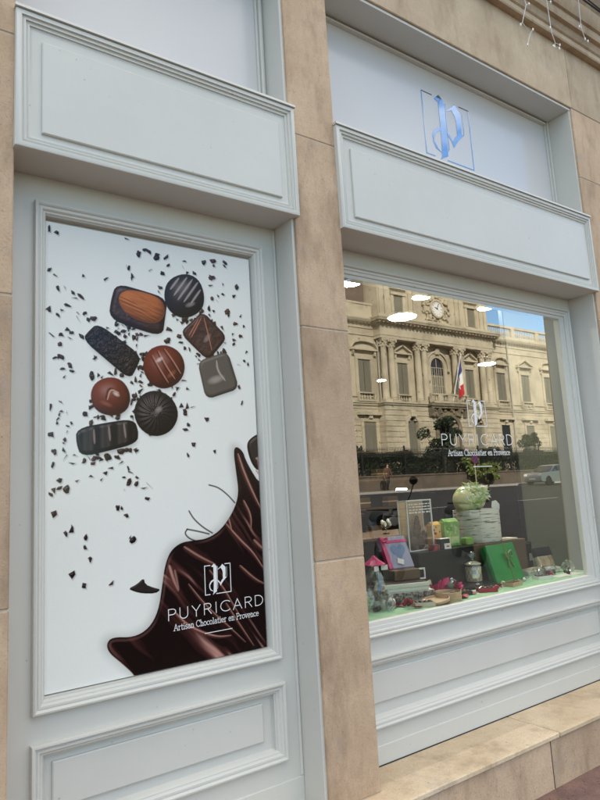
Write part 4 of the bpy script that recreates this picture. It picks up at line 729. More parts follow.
for k in range(84):
    a = rr.uniform(-2.9,-.2); e_ = rr.uniform(-.2,1.35); x = .140*math.cos(a)*math.cos(e_); k_ = 1-.16*math.cos(a)*math.cos(e_); y = .104*k_*math.sin(a)*math.cos(e_); z = .092+.104*k_*math.sin(e_)+.12*x; z = max(z, .035); d = Vector((rr.uniform(.2,1), -.25, rr.uniform(-.9,.5))).normalized(); s = Vector((-d.z,0,d.x)).normalized()*rr.uniform(.007,.016); l = rr.uniform(.04,.085)
    c = Vector((x,y,z)); v = [bm.verts.new(p) for p in (c-d*l*.5, c-s, c+d*l*.5, c+s)]; f = bm.faces.new(v); f.material_index = k % 4
obj('paper_leaves', bm, ['lgreen','pale','white','leafpaper'], t, fix=False)
bm = nb(); prism(bm, [(.05,.03),(.09,.008),(.13,.012),(.135,.045),(.10,.075),(.06,.07)], XZ, -.128, -.124); obj('tag', bm, 'white', t)
# green gift box
t = thing('green_gift_box', 'large glossy green gift box with olive bow leaning at the front of the display', 'gift box', (3.465,.455,F+.001), 0)
ln = Matrix.Rotation(-R(16.5), 3, 'X')
bm = nb(); box(bm, (-.14,.0,0), (.14,.022,.245), .003, rot=ln); obj('lid', bm, 'green', t)
bm = nb(); box(bm, (-.136,.0225,.003), (.136,.062,.242), .003, rot=ln); obj('base', bm, 'dgreen', t)
bm = nb(); box(bm, (.028,-.002,0), (.044,.064,.2465), .0005, rot=ln)
for s in (-1, 1):
    q = [ln @ Vector((.036+s*.036*math.sin(a), -.008-.014*math.sin(a), .165+.03*math.sin(a*2)*.7+s*.008*math.sin(a))) for a in [PI*k/10 for k in range(11)]]; tube(bm, q, [.004+.004*math.sin(PI*k/10) for k in range(11)], 6)
    q = [ln @ Vector((.036+s*.026*k/5, -.006, .162-.075*k/5)) for k in range(6)]; tube(bm, q, .0045, 5)
obj('bow', bm, 'ribbon', t, smooth=40)
# jar on tray
flatbox('serving_tray', 'flat black tray under the lidded glass jar', 'tray', (3.185,.545,F), .27, .24, .018, 'black', 'black', -.38)
bm = nb(); box(bm, (-.02,-.012,0), (.02,.012,.010), .003); o = obj('foil_sweet', bm, 'silver', loc=(3.135,.455,F+.021)); o.rotation_euler.z = .6; tag(o, 'silver foil sweet on the front edge of the black tray', 'sweet')
t = thing('glass_jar', 'lidded glass jar of cream and brown chequered sweets on the black tray', 'jar', (3.245,.575,F+.021))
bm = nb(); lathe(bm, [(.052,0),(.056,.004),(.056,.098),(.05,.106)], 28); obj('glass_body', bm, 'jarglass', t, smooth=40)
ck = bpy.data.materials.new('chequered sweets'); ck.use_nodes = True; n_ = ck.node_tree; b_ = n_.nodes['Principled BSDF']; c_ = n_.nodes.new('ShaderNodeTexChecker'); c_.inputs['Scale'].default_value = 40
c_.inputs[1].default_value = (.80,.72,.54,1); c_.inputs[2].default_value = (.60,.42,.27,1); tcn = n_.nodes.new('ShaderNodeTexCoord'); n_.links.new(tcn.outputs['Object'], c_.inputs['Vector']); n_.links.new(c_.outputs[0], b_.inputs['Base Color']); b_.inputs['Roughness'].default_value = .6
bm = nb(); lathe(bm, [(.051,.004),(.052,.006),(.052,.088),(.048,.093)], 28); obj('sweets', bm, ck, t, smooth=40)
bm = nb(); lathe(bm, [(.058,.1065),(.059,.112),(.052,.120),(.03,.128),(.011,.133),(.009,.142),(.018,.150),(.024,.162),(.022,.176),(.010,.186)], 28); obj('lid', bm, 'jarglass', t, smooth=60)
bm = nb(); lathe(bm, [(.054,.1068),(.052,.1115),(.02,.124)], 24); obj('lid_filling', bm, 'cream', t, smooth=60)
# card on the block, right hand things
bm = nb(); box(bm, (-.075,-.05,0), (.075,.05,.012), .002); o = obj('flat_card', bm, 'cream', loc=(3.70,.66,1.166)); o.rotation_euler.z = -.1; tag(o, 'cream card lying on the brown block above the green gift box', 'card')
t = thing('black_packet', 'slim black packet with white tag standing right of the green gift box', 'packet', (3.925,.665,F), -.05)
bm = nb(); box(bm, (-.048,-.02,0), (.048,.02,.205), .003); obj('pack', bm, 'black', t)
bm = nb(); box(bm, (.008,-.0245,.075), (.05,-.0205,.125), .001); obj('tag', bm, 'white', t)
bm = nb(); box(bm, (-.049,-.021,.193), (.049,.021,.199)); obj('band', bm, 'silver', t)
flatbox('chocolate_box', 'low white flat chocolate box under the black-topped pouch by the partition', 'box', (3.885,.545,F), .29, .11, .034, 'white', 'cream', -.18)
t = thing('card_pouch', 'cream pouch with black folded top standing on the white flat box', 'pouch', (3.985,.535,F+.037), -.12)
l2 = Matrix.Rotation(-R(20), 3, 'X')
bm = nb(); box(bm, (-.072,0,0), (.072,.03,.078), .006, seg=2, rot=l2); obj('pouch', bm, 'cream', t)
bm = nb(); box(bm, (-.078,-.006,.074), (.078,.035,.135), .003, rot=l2); obj('folded_top', bm, 'blackm', t)
bm = nb()
for x in (-.052,-.03,.028,.05): tube(bm, [l2 @ Vector((x,-.003,.012)), l2 @ Vector((x+.012,-.004,.04)), l2 @ Vector((x,-.003,.066))], .004, 5)
obj('pattern', bm, 'wood', t)
for k, (x, y, r, lb) in enumerate(((4.055,.43,.042,'clear crumpled cellophane ball in the right corner of the window'),(3.70,.43,.035,'clear cellophane wrapped sweets beside the bottom corner of the green gift box'))):
    bm = nb(); bmesh.ops.create_icosphere(bm, subdivisions=3, radius=r); crumple(bm, r*.17, 20+k); o = obj('cellophane_bag', bm, 'cello', loc=(x,y,F+r*.8)); tag(o, lb, 'cellophane', 'cellophane wrapped sweets')
for k, (x, y, a, lb) in enumerate(((3.775,.45,.5,'dark chocolates in clear wrapping, nearer the green gift box'),(3.845,.435,-.5,'dark chocolates in clear wrapping, nearer the right corner'))):
    t = thing('wrapped_chocolates', lb, 'sweet bag', (x,y,F), a, 'cellophane wrapped sweets')
    bm = nb(); bmesh.ops.create_icosphere(bm, subdivisions=3, radius=.042, matrix=Matrix.Translation((0,0,.034)) @ Matrix.Diagonal((1.3,.7,.8,1))); crumple(bm, .006, 30+k); obj('wrapping', bm, 'cello', t)
    bm = nb()
    for j in range(5): box(bm, (-.04+j*.016,-.014,.006), (-.027+j*.016,.014,.034), .003)
    obj('chocolates', bm, 'choc', t)
bm = nb(); box(bm, (-.13,-.045,0), (.13,.045,.0025)); o = obj('paper_sheet', bm, 'white', loc=(3.90,.345,F)); o.rotation_euler.z = -.12; tag(o, 'plain white sheet lying flat on the mint felt at the right', 'paper')
# front: magenta crumple, round wooden box and lid
bm = nb(); rr = random.Random(6)
for k in range(7):
    p = [Vector((rr.uniform(-.085,.085), rr.uniform(-.04,.04), rr.uniform(.012,.085))) for _ in range(4)]; wv = Vector((rr.uniform(-.3,.3), rr.uniform(-.3,.3), 1)).normalized()*.016
    for i in range(3):
        v = [bm.verts.new(q) for q in (p[i]-wv, p[i+1]-wv, p[i+1]+wv, p[i]+wv)]
        for vv in v: vv.co.z = max(vv.co.z, .002)
        bm.faces.new(v)
o = obj('ribbon_tangle', bm, 'magenta', loc=(2.80,.47,F), fix=False); tag(o, 'tangle of magenta ribbon between the box stack and the jar', 'ribbon')
o = flower('paper_flower', '', (2.735,.50,F+.05), .055, 'cream', 20, 5); tag(o, 'cream paper flower beside the magenta ribbon', 'flower')
bm = nb(); bmesh.ops.create_icosphere(bm, subdivisions=2, radius=.035); crumple(bm, .008, 41); o = obj('foil_ball', bm, 'silver', loc=(3.045,.59,F+.035)); tag(o, 'crumpled silver foil left of the glass jar', 'foil')
t = thing('round_wooden_box', 'open round box of thin pale wood near the glass', 'box', (2.735,.335,F), .1)
bm = nb(); lathe(bm, [(.074,0),(.075,.002),(.075,.048),(.072,.0485),(.0715,.012)], 40); obj('wall', bm, 'wood', t, smooth=40)
bm = nb(); rr = random.Random(2)
for k in range(14):
    a, q = rr.uniform(0,6.28), rr.uniform(0,.048); bmesh.ops.create_icosphere(bm, subdivisions=2, radius=.015, matrix=Matrix.Translation((q*math.cos(a), q*math.sin(a), .03)))
obj('chocolates', bm, 'choc', t, smooth=60)
bm = nb(); lathe(bm, [(.076,0),(.077,.002),(.077,.014),(.074,.0142),(.073,.003)], 40, rot=Matrix.Rotation(-.16, 3, 'Y')); o = obj('wooden_lid', bm, 'wood', loc=(2.615,.315,F+.012), smooth=40); tag(o, 'round pale wooden lid resting beside its box', 'lid')
# petals
rr = random.Random(15)
PT = [(2.47,.30,'red petal alone on the felt in front of the pale box stack'),(2.60,.285,'red petal before the round wooden lid'),(2.645,.262,'red petal between wooden lid and window sill'),(2.83,.30,'red petal right of the round wooden box'),(2.86,.33,'red petal just behind the one right of the wooden box'),(2.435,.42,'red petal by the dark end of the truffle roll'),(2.38,.40,'red petal between the two truffle rolls'),(2.96,.36,'red petal left of the black tray corner'),(2.69,.61,'red petal on the felt behind the box stack'),(2.90,.52,'red petal left of the silver foil')]
for x, y, lb in PT:
    bm = nb(); a = rr.uniform(0,6.28); k = rr.uniform(1.1,1.7); P = []
    c0 = bm.verts.new((0,0,.003)); rim = []
    for j in range(9):
        q = 2*PI*j/9; r = .024*k*(1-.35*math.cos(q)); rim.append(bm.verts.new((r*math.cos(q), r*.75*math.sin(q), .004+.010*abs(math.sin(q+.6)))))
    for j in range(9): bm.faces.new((c0, rim[j], rim[(j+1) % 9]))
    o = obj('petal', bm, 'red', loc=(x,y,F), smooth=80); o.rotation_euler.z = a; tag(o, lb, 'petal', 'red petals scattered on the felt')
# loose wrapped sweets on the felt
def sweet(label, x, y, rz, m, z=F):
    t = thing('wrapped_sweet', label, 'sweet', (x,y,z), rz, 'small wrapped sweets on the felt')
    bm = nb(); bmesh.ops.create_icosphere(bm, subdivisions=2, radius=.016, matrix=Matrix.Translation((0,0,.014)) @ Matrix.Diagonal((1.25,.9,.85,1))); crumple(bm, .0016, int(x*900)); obj('sweet', bm, m, t, smooth=50)
    for s in (-1, 1):
        bm = nb(); c0 = bm.verts.new((s*.018,0,.014)); rim = [bm.verts.new((s*.040,.016*math.cos(q*.9),.014+.013*math.sin(q*.9)*(1 if int(q) % 2 else .7))) for q in range(-2, 3)]
        for a_, b_ in zip(rim, rim[1:]): bm.faces.new((c0, a_, b_))
        obj('twist', bm, m, t, fix=False)
for a in (('red foil wrapped sweet between the truffle rolls and the box stack',2.475,.385,.3,'red'),('silver wrapped sweet just before the box stack',2.555,.345,-.6,'silver'),('dark wrapped sweet left of the round wooden box',2.665,.39,.2,'choc'),
          ('cream wrapped sweet behind the round wooden box',2.78,.425,1.0,'cream'),('red foil wrapped sweet right of the magenta ribbon',2.905,.45,-.2,'red'),('silver wrapped sweet in front of the glass jar tray',3.06,.375,.4,'silver'),
          ('red foil wrapped sweet in front of the black tray',3.17,.345,-.5,'red'),('cream wrapped sweet left of the green gift box foot',3.31,.40,.7,'cream'),('silver wrapped sweet before the green gift box',3.52,.40,-.2,'silver'),
          ('red foil wrapped sweet before the low white flat box',3.80,.395,.5,'red'),('dark wrapped sweet on the white paper sheet',3.93,.355,.9,'choc'),('dark wrapped sweet by the pillar side of the truffle rolls',2.27,.40,.5,'choc')): sweet(*a)
def praline_box(label, x, y, rz, m, n):
    t = thing('praline_box', label, 'chocolate box', (x,y,F), rz, 'small open praline boxes at the front')
    bm = nb(); box(bm, (-.055,-.035,0), (.055,.035,.006)); box(bm, (-.055,-.035,.006), (-.052,.035,.024)); box(bm, (.052,-.035,.006), (.055,.035,.024)); box(bm, (-.0519,-.035,.006), (.0519,-.032,.024)); box(bm, (-.0519,.032,.006), (.0519,.035,.024)); obj('tray', bm, m, t)
    bm = nb()
    for i in range(4):
        for j in range(2): bmesh.ops.create_icosphere(bm, subdivisions=2, radius=.0115, matrix=Matrix.Translation((-.038+i*.0253,-.016+j*.032,.018)))
    obj('pralines', bm, ['choc','milk'][n % 2], t, smooth=60)
for k, a in enumerate((('small open cream praline box left of the round wooden lid',2.52,.315,-.5,'cream'),('small open black praline box right of the round wooden box',2.90,.385,-.2,'black'),('small open red praline box in front of the glass jar',3.08,.345,-.55,'red'),
          ('small open gold-brown praline box before the foot of the green gift box',3.34,.355,.1,'wood'),('small open white praline box right of the green gift box',3.66,.365,-.3,'white'))): praline_box(*a, k)
o = flower('rose_head', '', (2.43,.335,F+.022), .036, 'red', 34, 11); tag(o, 'red rose head on the felt at the left front', 'flower')
o = flower('rose_head', '', (2.975,.475,F+.024), .04, 'magenta', 34, 12); tag(o, 'magenta rose head between the ribbon tangle and the black tray', 'flower')
bm = nb(); bmesh.ops.create_icosphere(bm, subdivisions=3, radius=.04); crumple(bm, .008, 77)
for v in bm.verts: v.co.z = max(v.co.z, -.036)
o = obj('cellophane_bag', bm, 'cello', loc=(2.325,.385,F+.037)); tag(o, 'crumpled cellophane in front of the sweet bag, by the glass', 'cellophane')
t = thing('chocolate_tin', 'small round brown tin with red band beside the red fabric flower', 'tin', (2.985,.64,1.166))
bm = nb(); lathe(bm, [(.028,0),(.03,.002),(.03,.03),(.028,.032)], 24); obj('tin_body', bm, 'milk', t, smooth=40)
bm = nb(); lathe(bm, [(.031,.012),(.031,.02)], 24); obj('band', bm, 'red', t)
# glass goblet on the counter
t = thing('glass_goblet', 'small clear glass goblet on the dark counter behind the heart box', 'glass', (3.92,2.1,1.166))
bm = nb(); lathe(bm, [(.035,0),(.03,.004),(.007,.012),(.006,.04),(.012,.05),(.04,.065),(.048,.085),(.05,.11)], 20); obj('bowl', bm, 'jarglass', t, smooth=50)
bm = nb(); rr = random.Random(1)
for k in range(9): bmesh.ops.create_icosphere(bm, subdivisions=1, radius=.016, matrix=Matrix.Translation((rr.uniform(-.03,.03), rr.uniform(-.03,.03), rr.uniform(.08,.12))))
obj('sweets', bm, 'white', t)

# ================================================================== FAIRY LIGHTS ON THE CORNICE
t = thing('fairy_light_cable', 'dark twin cable of the fairy lights running along the cornice top', 'cable', (3.0,-.17,4.92))
bm = nb(); q = [(x, -.012+.006*math.sin(x*5), .012-.02*abs(math.sin(x*2.1))) for x in [k*.12-2 for k in range(60)]]; tube(bm, q, .0065, 6); tube(bm, [(a, b-.012, c+.012+.012*math.sin(a*3)) for a, b, c in q], .005, 6); obj('cord', bm, 'cable', t, smooth=60)
def icicle(label, pts, side):
    x0, z0 = pts[0]; t = thing('fairy_light_strand', label, 'fairy lights', (x0,-.182,z0), 0, 'fairy light strands hanging from the cornice')
    bm = nb(); P = [(x-x0, .004*math.sin(i*2), z-z0) for i, (x, z) in enumerate(pts)]; tube(bm, P, .0024, 5)
    for a, b in side: tube(bm, [P[a], (P[a][0]+b[0], -.006, P[a][2]+b[1])], .0018, 5)
    obj('wire', bm, 'wire', t)
    for p in [P[-1]]+[(P[a][0]+b[0], -.006, P[a][2]+b[1]) for a, b in side]:
        bm = nb(); lathe(bm, [(.002,-.012),(.0055,-.008),(.0055,.004),(.003,.008)], 8, at=p); obj('bulb', bm, 'bulb', t, smooth=60)
icicle('longest zigzag fairy light strand, leftmost on the cornice', [(3.36,4.90),(3.365,4.62),(3.372,4.55),(3.31,4.40),(3.39,4.36),(3.335,4.255)], [(3,(-.03,-.03)),(2,(.03,.02)),(4,(.02,.03))])
icicle('straight fairy light strand ending in a small star of wires, middle of the cornice', [(3.63,4.90),(3.632,4.70),(3.63,4.46),(3.66,4.40),(3.655,4.375)], [(2,(-.015,.03)),(4,(-.03,-.015)),(4,(.04,-.005)),(3,(.045,.0)),(1,(.03,.0))])
icicle('shortest fairy light strand, rightmost on the cornice', [(4.04,4.90),(4.035,4.70),(4.02,4.66),(4.055,4.59)], [(2,(-.03,-.005)),(3,(.025,-.01))])
# ================================================================== TOWN HALL ACROSS THE STREET (seen in the glass)
GZ = 1.15; CX = 49.4; YF = -41.2; YC = -42.15; O = Vector((CX, YF, GZ))
TH = thing('town_hall', 'cream stone town hall with clock and paired columns across the street, mirrored in the window', 'town hall', O)
def tp(name, bm, m, par=None, smooth=None):
    p = par or TH
    for v in bm.verts: v.co -= O
    return obj(name, bm, m, p, smooth=smooth)
bm = nb()
box(bm, (20,-62,GZ), (40.9,YC,17.0)); box(bm, (57.9,-62,GZ), (96,YC,17.0)); box(bm, (40.902,-61,9.05), (57.898,YC,17.6)); box(bm, (40.91,-61,GZ), (57.89,YC-.05,9.04))
tp('wall', bm, 'town')
# rusticated ground floor of the centre block, with openings
bm = nb(); zz = GZ+.7; box(bm, (40.8,YC,GZ), (48.0,YF+.12,zz-.03)); box(bm, (51.0,YC,GZ), (58,YF+.12,zz-.03))
def spans(z):
    s = []
    for a, b, zt in ((43.75,45.15,7.9),(48.02,50.98,8.2),(53.65,55.05,7.9)):
        r = (b-a)/2; c = (a+b)/2
        if z < zt-r: s.append((a, b))
        elif z < zt: h = math.sqrt(max(r*r-(z-(zt-r))**2, 0)); s.append((c-h, c+h))
    return s
while zz < 9.0:
    h = min(.52, 9.05-zz); x = 40.9
    for a, b in spans(zz+h*.5)+[(57.9, None)]:
        box(bm, (x,YC,zz+.0), (a,YF,zz+h-.055)); box(bm, (x+.02,YC,zz+h-.055), (a-.02,YF-.06,zz+h)); x = b
    zz += h
tp('rusticated_base', bm, 'town')
# wings' rustication: shallow courses
bm = nb()
for x0, x1 in ((20,40.85),(57.95,96)):
    z = GZ+.7
    while z < 8.9:
        box(bm, (x0,YC-.02,z), (x1,YC+.05,z+.47)); z += .53
tp('wing_courses', bm, 'town')
def cornice(bm, x0, x1, y, z, prof):   # prof (proj, dz) swept round a block front and its two returns
    P = []
    for p, dz in prof:
        P.append([bm.verts.new(q) for q in ((x0-p,y-1.2,z+dz),(x0-p,y+p,z+dz),(x1+p,y+p,z+dz),(x1+p,y-1.2,z+dz))])
    for A, Bq in zip(P, P[1:]):
        for k in range(3): bm.faces.new((A[k], A[k+1], Bq[k+1], Bq[k]))
bm = nb(); cornice(bm, 40.9, 57.9, YF, 9.05, [(0,0),(.12,.02),(.14,.12),(.25,.2),(.25,.33),(.0,.36)])
for x0, x1 in ((20,40.75),(58.1,96)): box(bm, (x0,YC,9.05), (x1,YC+.16,9.25)); box(bm, (x0,YC,9.252), (x1,YC+.24,9.38)); box(bm, (x0,YC,9.85), (x1,YC+.12,10.0))
tp('string_course', bm, 'town')
# entablature of the centre block
bm = nb(); box(bm, (40.9,YC,15.62), (57.9,YF,17.0)); cornice(bm, 40.9, 57.9, YF, 15.62, [(0,-.01),(.06,.0),(.06,.28),(.10,.30),(.10,.44),(.0,.46)])
cornice(bm, 40.9, 57.9, YF, 16.9, [(0,0),(.1,.05),(.16,.2),(.62,.38),(.66,.5),(.74,.62),(.74,.78),(.0,.86)])
tp('entablature', bm, 'town')
bm = nb(); x = 40.4
while x < 58.4: box(bm, (x,YF+.05,17.03), (x+.26,YF+.52,17.24)); x += .52
for x0, x1 in ((20,40.2),(58.7,96)):
    x = x0
    while x < x1: box(bm, (x,YC+.05,17.03), (x+.24,YC+.38,17.22)); x += .5
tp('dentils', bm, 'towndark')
bm = nb()
for x0, x1 in ((20,40.89),(57.91,96)):
    strip(bm, x0, x1, [(YC,16.6),(YC+.08,16.62),(YC+.08,16.9),(YC+.16,16.98),(YC+.44,17.22),(YC+.5,17.34),(YC+.55,17.44),(YC+.55,17.56),(YC,17.64)]); box(bm, (x0,YC,15.9), (x1,YC+.08,16.02))
tp('wing_cornice', bm, 'town')
def balustrade(bm, x0, x1, y, z, h, ped=3.1, dy=.26, first=True):
    box(bm, (x0,y-dy,z), (x1,y+.02,z+h*.2)); box(bm, (x0,y-dy-.03,z+h*.84), (x1,y+.05,z+h))
    n = max(1, round((x1-x0)/ped)); 
    for k in range(n+1):
        c = x0+(x1-x0)*k/n; w_ = .32 if 0 < k < n else .18; box(bm, (max(x0,c-w_),y-dy-.02,z+h*.2), (min(x1,c+w_),y+.035,z+h*.84))
    x = x0+.5
    while x < x1-.4:
        r = .085; lathe(bm, [(r*.6,z+h*.2),(r*1.15,z+h*.38),(r*.5,z+h*.62),(r*.7,z+h*.84)], 6, at=(x,y-dy*.5,0)); x += .34
bm = nb(); balustrade(bm, 58.1, 96, YC+.15, 17.64, 1.55, 4.65); tp('roof_balustrade', bm, 'town')
bm = nb(); box(bm, (20,YC-.3,17.64), (40.7,YC+.15,18.95)); box(bm, (20,YC-.34,18.952), (40.7,YC+.22,19.15))
for x in (24,28.6,33.2,37.8): box(bm, (x-.5,YC+.152,17.66), (x+.5,YC+.2,18.94))
tp('parapet', bm, 'town')
bm = nb(); prism(bm, [(29.8,18.2),(40.85,18.2),(40.85,22.3)], XZ, YC-9, YC-1.0); tp('gable_wall', bm, 'slate')
bm = nb()
for q, dd in ((.0,0),(.28,.22)):
    prism(bm, [(29.0,18.35+q),(40.86,22.75+q),(40.86,23.05+q),(29.0,18.65+q)], XZ, YC-9.2, YC-.8+dd)
tp('roof', bm, 'town')
# attic storey with clock
AY = YF-.35
bm = nb(); box(bm, (41.2,-60,17.6), (57.6,AY,21.9)); box(bm, (40.95,AY-1,21.9), (57.85,AY+.35,22.4)); box(bm, (41.0,AY-.8,17.76), (57.8,AY+.2,18.12)); tp('attic', bm, 'town')
for x in (41.55,42.25,45.55,46.25,52.55,53.25,56.55,57.25):
    bm = nb(); box(bm, (x-.26,AY,18.122), (x+.26,AY+.16,21.5)); box(bm, (x-.32,AY,21.5), (x+.32,AY+.22,21.88)); tp('pilaster', bm, 'town')
for x in (43.9,54.9):
    bm = nb(); box(bm, (x-.95,AY,18.2), (x-.62,AY+.14,20.3)); box(bm, (x+.62,AY,18.2), (x+.95,AY+.14,20.3)); box(bm, (x-1.05,AY,20.302), (x+1.05,AY+.22,20.62)); box(bm, (x-1.1,AY,20.9), (x+1.1,AY+.3,21.05)); wf = tp('attic_window', bm, 'town')
    bm = nb(); box(bm, (x-.61,AY,18.25), (x+.61,AY+.03,20.29)); tp('shutter', bm, 'shutter', wf)
bm = nb(); rf = Matrix.Rotation(-R(90), 3, 'X'); CK = (49.4,AY,19.55)
lathe(bm, [(1.02,0),(1.02,.30),(.90,.34),(.80,.30),(.80,0)], 32, at=CK, rot=rf)
ck_ = tp('clock', bm, 'town', smooth=40)
bm = nb(); lathe(bm, [(.79,.1),(.79,.24)], 32, at=CK, rot=rf); tp('dial', bm, 'clockface', ck_)
bm = nb()
for k in range(12):
    a = R(30*k); box(bm, (-.025,0,.58), (.025,.012,.72), rot=Matrix.Rotation(a, 3, 'Y'), at=(CK[0],AY+.242,CK[2]))
for a, l in ((R(-68), .40),(R(22), .62)): box(bm, (-.035,0,-.08), (.035,.014,l), rot=Matrix.Rotation(a, 3, 'Y'), at=(CK[0],AY+.256,CK[2]))
tp('hands', bm, 'iron', ck_)
bm = nb(); rr = random.Random(12)
for k in range(120):
    a = rr.uniform(0, 2*PI); q = rr.uniform(1.1, 1.95); x, z = CK[0]+q*math.cos(a)*1.08, CK[2]+q*.95*math.sin(a)
    if z < 17.8: continue
    s = rr.uniform(.07,.2); box(bm, (-s,-.05,-s*.6), (s,.18*rr.uniform(.6,1.4),s*.6), .02, rot=Matrix.Rotation(a+rr.uniform(-.5,2), 3, 'Y'), at=(x,AY+.02,z))
tp('carved_wreath', bm, 'town')
# columns
def column(x):
    bm = nb(); box(bm, (x-.46,YF-.82,9.412), (x+.46,YF+.02,9.62)); lathe(bm, [(.42,9.62),(.45,9.7),(.36,9.8),(.40,9.86),(.345,9.94),(.35,11.6),(.335,13.2),(.295,14.72),(.31,14.76)], 20, at=(x,YF-.4,0))
    c = tp('column', bm, 'town', smooth=40)
    bm = nb(); lathe(bm, [(.30,14.761),(.34,14.85),(.33,15.0),(.37,15.1),(.36,15.25),(.47,15.46)], 16, at=(x,YF-.4,0)); box(bm, (x-.47,YF-.87,15.46), (x+.47,YF+.05,15.605))
    for k in range(8):
        for z, r in ((14.95,.36),(15.2,.40)):
            a = 2*PI*k/8+(z > 15)*.39; box(bm, (-.06,-.05,-.09), (.06,.07,.09), .015, rot=Matrix.Rotation(a-PI/2, 3, 'Z'), at=(x+r*math.cos(a),YF-.4+r*math.sin(a),z))
    for sx in (-1,1): lathe(bm, [(.10,-.05),(.10,.05)], 8, at=(x+sx*.38,YF+.0,15.38), rot=rf)
    tp('capital', bm, 'town', c)
for x in (41.55,42.55,46.2,47.15,51.75,52.7,56.25,57.2): column(x)
def pediment(bm, x0, x1, z, h, y, kind, d=.42):
    box(bm, (x0,y,z), (x1,y+d,z+.16)); box(bm, (x0+.25,y,z+.16), (x1-.25,y+.12,z+.2))
    c = (x0+x1)/2; n = 2 if kind == 't' else 12; top = []
    for k in range(n+1):
        u = k/n
        if kind == 't': hh = h*(1-abs(2*u-1))
        else: hh = h*math.sqrt(max(0, 1-(2*u-1)**2))
        top.append((x0+(x1-x0)*u, z+.16+hh))
    for (xa,za),(xb,zb) in zip(top, top[1:]): prism(bm, [(xa,za-.02),(xb,zb-.02),(xb,zb+.16),(xa,za+.16)], XZ, y, y+d)
    prism(bm, [(x0,z+.16)]+[(a, b) for a, b in top[1:-1]]+[(x1,z+.16)], XZ, y, y+.1)
    for s in (x0+.28, x1-.28): box(bm, (s-.1,y,z-.45), (s+.1,y+.3,z-.002))
def window(cx, wd, z0, z1, y, kind=None, pw=1.5, pz=14.35, bal=True):
    bm = nb(); a, b = cx-wd/2, cx+wd/2
    box(bm, (a-.34,y,z0), (a,y+.16,z1)); box(bm, (b,y,z0), (b+.34,y+.16,z1)); box(bm, (a-.34,y,z1+.001), (b+.34,y+.18,z1+.34))
    f = tp('window', bm, 'town')
    bm = nb(); box(bm, (a,y,z0), (cx-.03,y+.05,z1)); box(bm, (cx+.03,y,z0), (b,y+.05,z1)); tp('shutter', bm, 'shutter', f)
    bm = nb(); box(bm, (cx-.03,y,z0), (cx+.03,y+.02,z1)); tp('gap', bm, 'iron', f)
    if kind: bm = nb(); pediment(bm, cx-pw, cx+pw, pz, .72, y, kind); tp('pediment', bm, 'town', f)
    if bal: bm = nb(); balustrade(bm, cx-wd/2-.3, cx+wd/2+.3, y+.3, 9.42, .88, 9, .2); tp('balustrade', bm, 'town', f)
window(44.4, 1.4, 9.42, 13.5, YC, 't', 1.25); window(54.5, 1.4, 9.42, 13.5, YC, 't', 1.25)
for k, cx in enumerate((39.35,34.7,30.05,25.4)): window(cx, 1.55, 10.02, 13.5, YC, 'ts'[(k+1) % 2], 1.65)
for k, cx in enumerate((59.9,64.4,68.95,73.6,78.25,82.9,87.55)): window(cx, 1.55, 10.02, 13.5, YC, 'ts'[(k+1) % 2], 1.5 if k else 1.3)
for cx in (39.6,34.9,30.2,25.5,59.95,64.5,69.1,73.7,78.3,82.9,87.5):
    bm = nb(); a, b = cx-.75, cx+.75
    box(bm, (a-.3,YC+.052,4.2), (a,YC+.17,7.5)); box(bm, (b,YC+.052,4.2), (b+.3,YC+.17,7.5)); box(bm, (a-.3,YC+.052,7.501), (b+.3,YC+.19,7.8)); box(bm, (a-.75,YC+.052,8.1), (b+.75,YC+.5,8.38)); box(bm, (cx-.2,YC+.052,7.8), (cx+.2,YC+.4,8.1)); f = tp('window', bm, 'town')
    bm = nb(); box(bm, (a,YC+.052,4.2), (b,YC+.1,7.5)); tp('shutter', bm, 'shutter' if cx != 59.95 else 'iron', f)
def archpts(c, r, z0, zs, n=14): return [(c-r,z0)]+[(c+r*math.cos(PI-PI*k/n), zs+r*math.sin(PI-PI*k/n)) for k in range(n+1)]+[(c+r,z0)]
def archframe(bm, c, r0, r1, z0, zs, y0, y1, n=14):
    A, Bq = archpts(c, r0, z0, zs, n), archpts(c, r1, z0, zs, n)
    for i in range(len(A)-1):
        q = [A[i], A[i+1], Bq[i+1], Bq[i]]
        if abs((q[1][0]-q[0][0])*(q[2][1]-q[0][1])-(q[2][0]-q[0][0])*(q[1][1]-q[0][1])) < 1e-6: continue
        prism(bm, q, XZ, y0, y1)
for cx in (44.45,54.35):
    bm = nb(); archframe(bm, cx, .72, 1.05, 4.0, 7.2, YF-.03, YF+.10); box(bm, (cx-.3,YF+.002,7.95), (cx+.3,YF+.3,8.6), .05); f = tp('arched_window', bm, 'town')
    bm = nb(); prism(bm, archpts(cx, .719, 3.9, 7.2), XZ, YF-.6, YF-.25); tp('shutter', bm, 'shutter', f)
bm = nb(); archframe(bm, 49.4, 1.0, 1.45, 9.42, 13.4, YC, YC+.22); archframe(bm, 49.4, 1.55, 1.75, 13.0, 13.4, YC, YC+.3); box(bm, (47.5,YC,13.05), (47.95,YC+.26,13.35)); box(bm, (50.85,YC,13.05), (51.3,YC+.26,13.35)); box(bm, (49.1,YC,14.7), (49.7,YC+.45,15.4), .06); f = tp('arched_window', bm, 'town')
bm = nb(); prism(bm, archpts(49.4, .998, 9.42, 13.4), XZ, YC-.02, YC+.03); tp('pane', bm, 'carglass', f)
bm = nb()
for x in (-.66,-.33,0,.33,.66): box(bm, (49.4+x-.03,YC+.031,9.42), (49.4+x+.03,YC+.07,13.4 if abs(x) > .1 else 14.3))
for z in (10.4,11.4,12.4,13.35): box(bm, (48.42,YC+.031,z), (50.38,YC+.065,z+.06))
tp('glazing_bars', bm, 'town', f)
